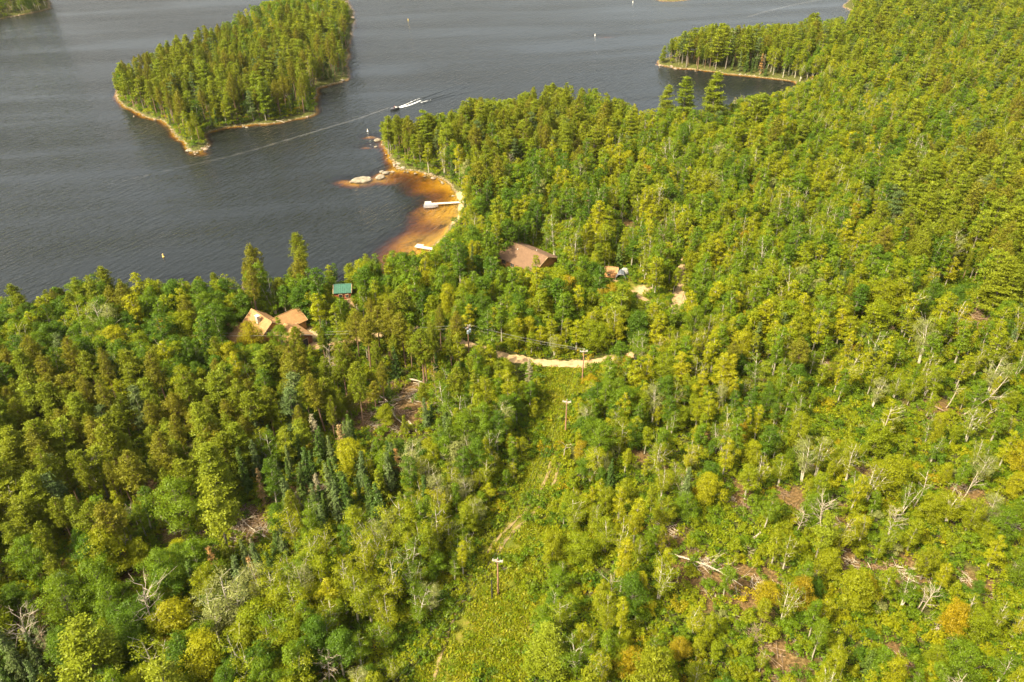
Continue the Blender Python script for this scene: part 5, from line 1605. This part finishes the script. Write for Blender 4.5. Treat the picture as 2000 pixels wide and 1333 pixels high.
def wake(name, pts, w0, w1, m, z=.03, f0=1.0, f1=.3, crest=0):
    c = smooth_line([tuple(ground(a, b, 0)) for a, b in pts], 8); n = len(c)
    t = np.gradient(c[:, :2], axis=0); t /= np.linalg.norm(t, axis=1)[:, None]; nn = np.stack([-t[:, 1], t[:, 0]], 1)
    us = (-1, -.6, 0, .6, 1); V = []; fo = []
    for i in range(n):
        k = i / (n - 1); w_ = w0 + (w1 - w0) * k; f = f0 + (f1 - f0) * k
        if crest: f *= min(1, k * 8) 
        for u in us:
            q = c[i, :2] + nn[i] * u * w_ / 2
            V.append((q[0], q[1], z + crest * (1 - k * .6) * (1 - u * u))); fo.append(f * (1 - abs(u) ** 1.5))
    g = Geo(); g.add(V, [(i * 5 + k, (i + 1) * 5 + k, (i + 1) * 5 + k + 1, i * 5 + k + 1) for i in range(n - 1) for k in range(4)])
    o = g.obj(name, m, smooth=True); a = o.data.attributes.new('foam', 'FLOAT', 'POINT'); a.data.foreach_set('value', np.array(fo, np.float32))
    tag(o, kind='structure'); return o
wake('boat_wake', [(773, 213), (785, 210), (800, 206), (822, 197)], 2.2, 2.4, M_FOAM, .12, 1.25, .75)
wake('boat_wake', [(774, 212), (790, 206), (812, 196), (826, 191)], 1.2, .9, M_FOAM, .17, 1.2, .5)
wake('boat_wake', [(822, 201), (838, 197), (850, 194)], .9, .8, M_FOAM, .15, 1.0, .45)
for pts, w0 in (([(826, 192), (850, 183), (880, 172), (905, 164), (920, 160)], 1.6), ([(828, 202), (860, 193), (900, 183), (930, 176), (960, 167)], 1.6), ([(840, 195), (880, 182), (925, 165)], 1.0)):
    c = wake('wake_wave', pts, w0, w0 * 2, M_WATER, .01, crest=.20)
    a = c.data.attributes.new('depth', 'FLOAT', 'POINT'); a.data.foreach_set('value', np.full(len(c.data.vertices), 8, np.float32))
wake('foam_line', [(760, 211), (700, 232), (650, 247), (600, 262), (550, 277), (500, 292), (440, 308), (380, 322), (300, 340), (210, 362)], 2.4, 5.0, M_FOAM2, .04, 1.1, .55)
wake('foam_line', [(740, 215), (690, 230), (640, 244), (590, 256), (540, 268)], .8, 1.0, M_FOAM2, .05, .9, .5)
wake('foam_line', [(1460, 34), (1500, 22), (1560, 8), (1600, 0)], 4, 7, M_FOAM2, .04, .9, .8)
wake('foam_line', [(0, 64), (60, 54), (120, 46)], 3, 3, M_FOAM2, .04, .9, .6)
wake('foam_line', [(600, 305), (640, 288), (660, 282)], .7, .7, M_FOAM2, .04, .9, .6)
for k in range(7):
    pts = [(1040 + k * 6, 168 - k * 1.5 + k * 3.0), (1120, 150 - 3 + k * 4.2), (1200, 132 + k * 3.2 - 2), (1280, 114 + k * 2.5 - 2)]
    c = wake('wake_wave', pts, .9, 1.4, M_WATER, .01, crest=.022)
    a = c.data.attributes.new('depth', 'FLOAT', 'POINT'); a.data.foreach_set('value', np.full(len(c.data.vertices), 8, np.float32))

for (a, b, col, lab) in ((718, 257, (.8, .78, .7), 'white marker buoy near the orange shoal off the rocky point'), (319, 502, (.75, .5, .12), 'yellow-orange marker buoy off the left lake shore'),
                         (797, 40, (.7, .5, .1), 'yellow marker buoy in the far open water left of centre'), (1162, 70, (.8, .8, .75), 'white marker buoy by the far brown shoal'), (1236, 5, (.8, .8, .75), 'tiny white buoy near the top edge')):
    v = ground(a, b, 0); e = empty('buoy', (v.x, v.y, 0), 0, lab, 'buoy', 'marker buoys on the lake')
    mm = simple('buoy paint', col, .4, .05, 1)
    g = Geo(); g.tube([(0, 0, -.4), (0, 0, .12), (0, 0, .16), (0, 0, 1.0), (0, 0, 1.1)], [.32, .34, .2, .17, .03], 10); g.obj('float', mm, e)
    g = Geo(); g.tube([(0, 0, .75), (0, 0, .95)], .20, 10); g.obj('band', M_TRIM, e)

# ------------------------------------------------------------------ thin summer haze
hz_m = bpy.data.materials.new('summer haze'); hz_m.use_nodes = True
nt = hz_m.node_tree; nt.nodes.clear()
vo = N(nt, 'ShaderNodeOutputMaterial'); pv = N(nt, 'ShaderNodeVolumePrincipled')
pv.inputs['Color'].default_value = (.95, .93, .88, 1); pv.inputs['Density'].default_value = 0.00003; pv.inputs['Anisotropy'].default_value = 0.3
nt.links.new(pv.outputs[0], vo.inputs['Volume'])
g = Geo(); g.box((0, 0, 55), (10400, 10400, 136)); o = g.obj('haze', hz_m); tag(o, 'thin warm summer haze over the lake and woods', None, kind='stuff')
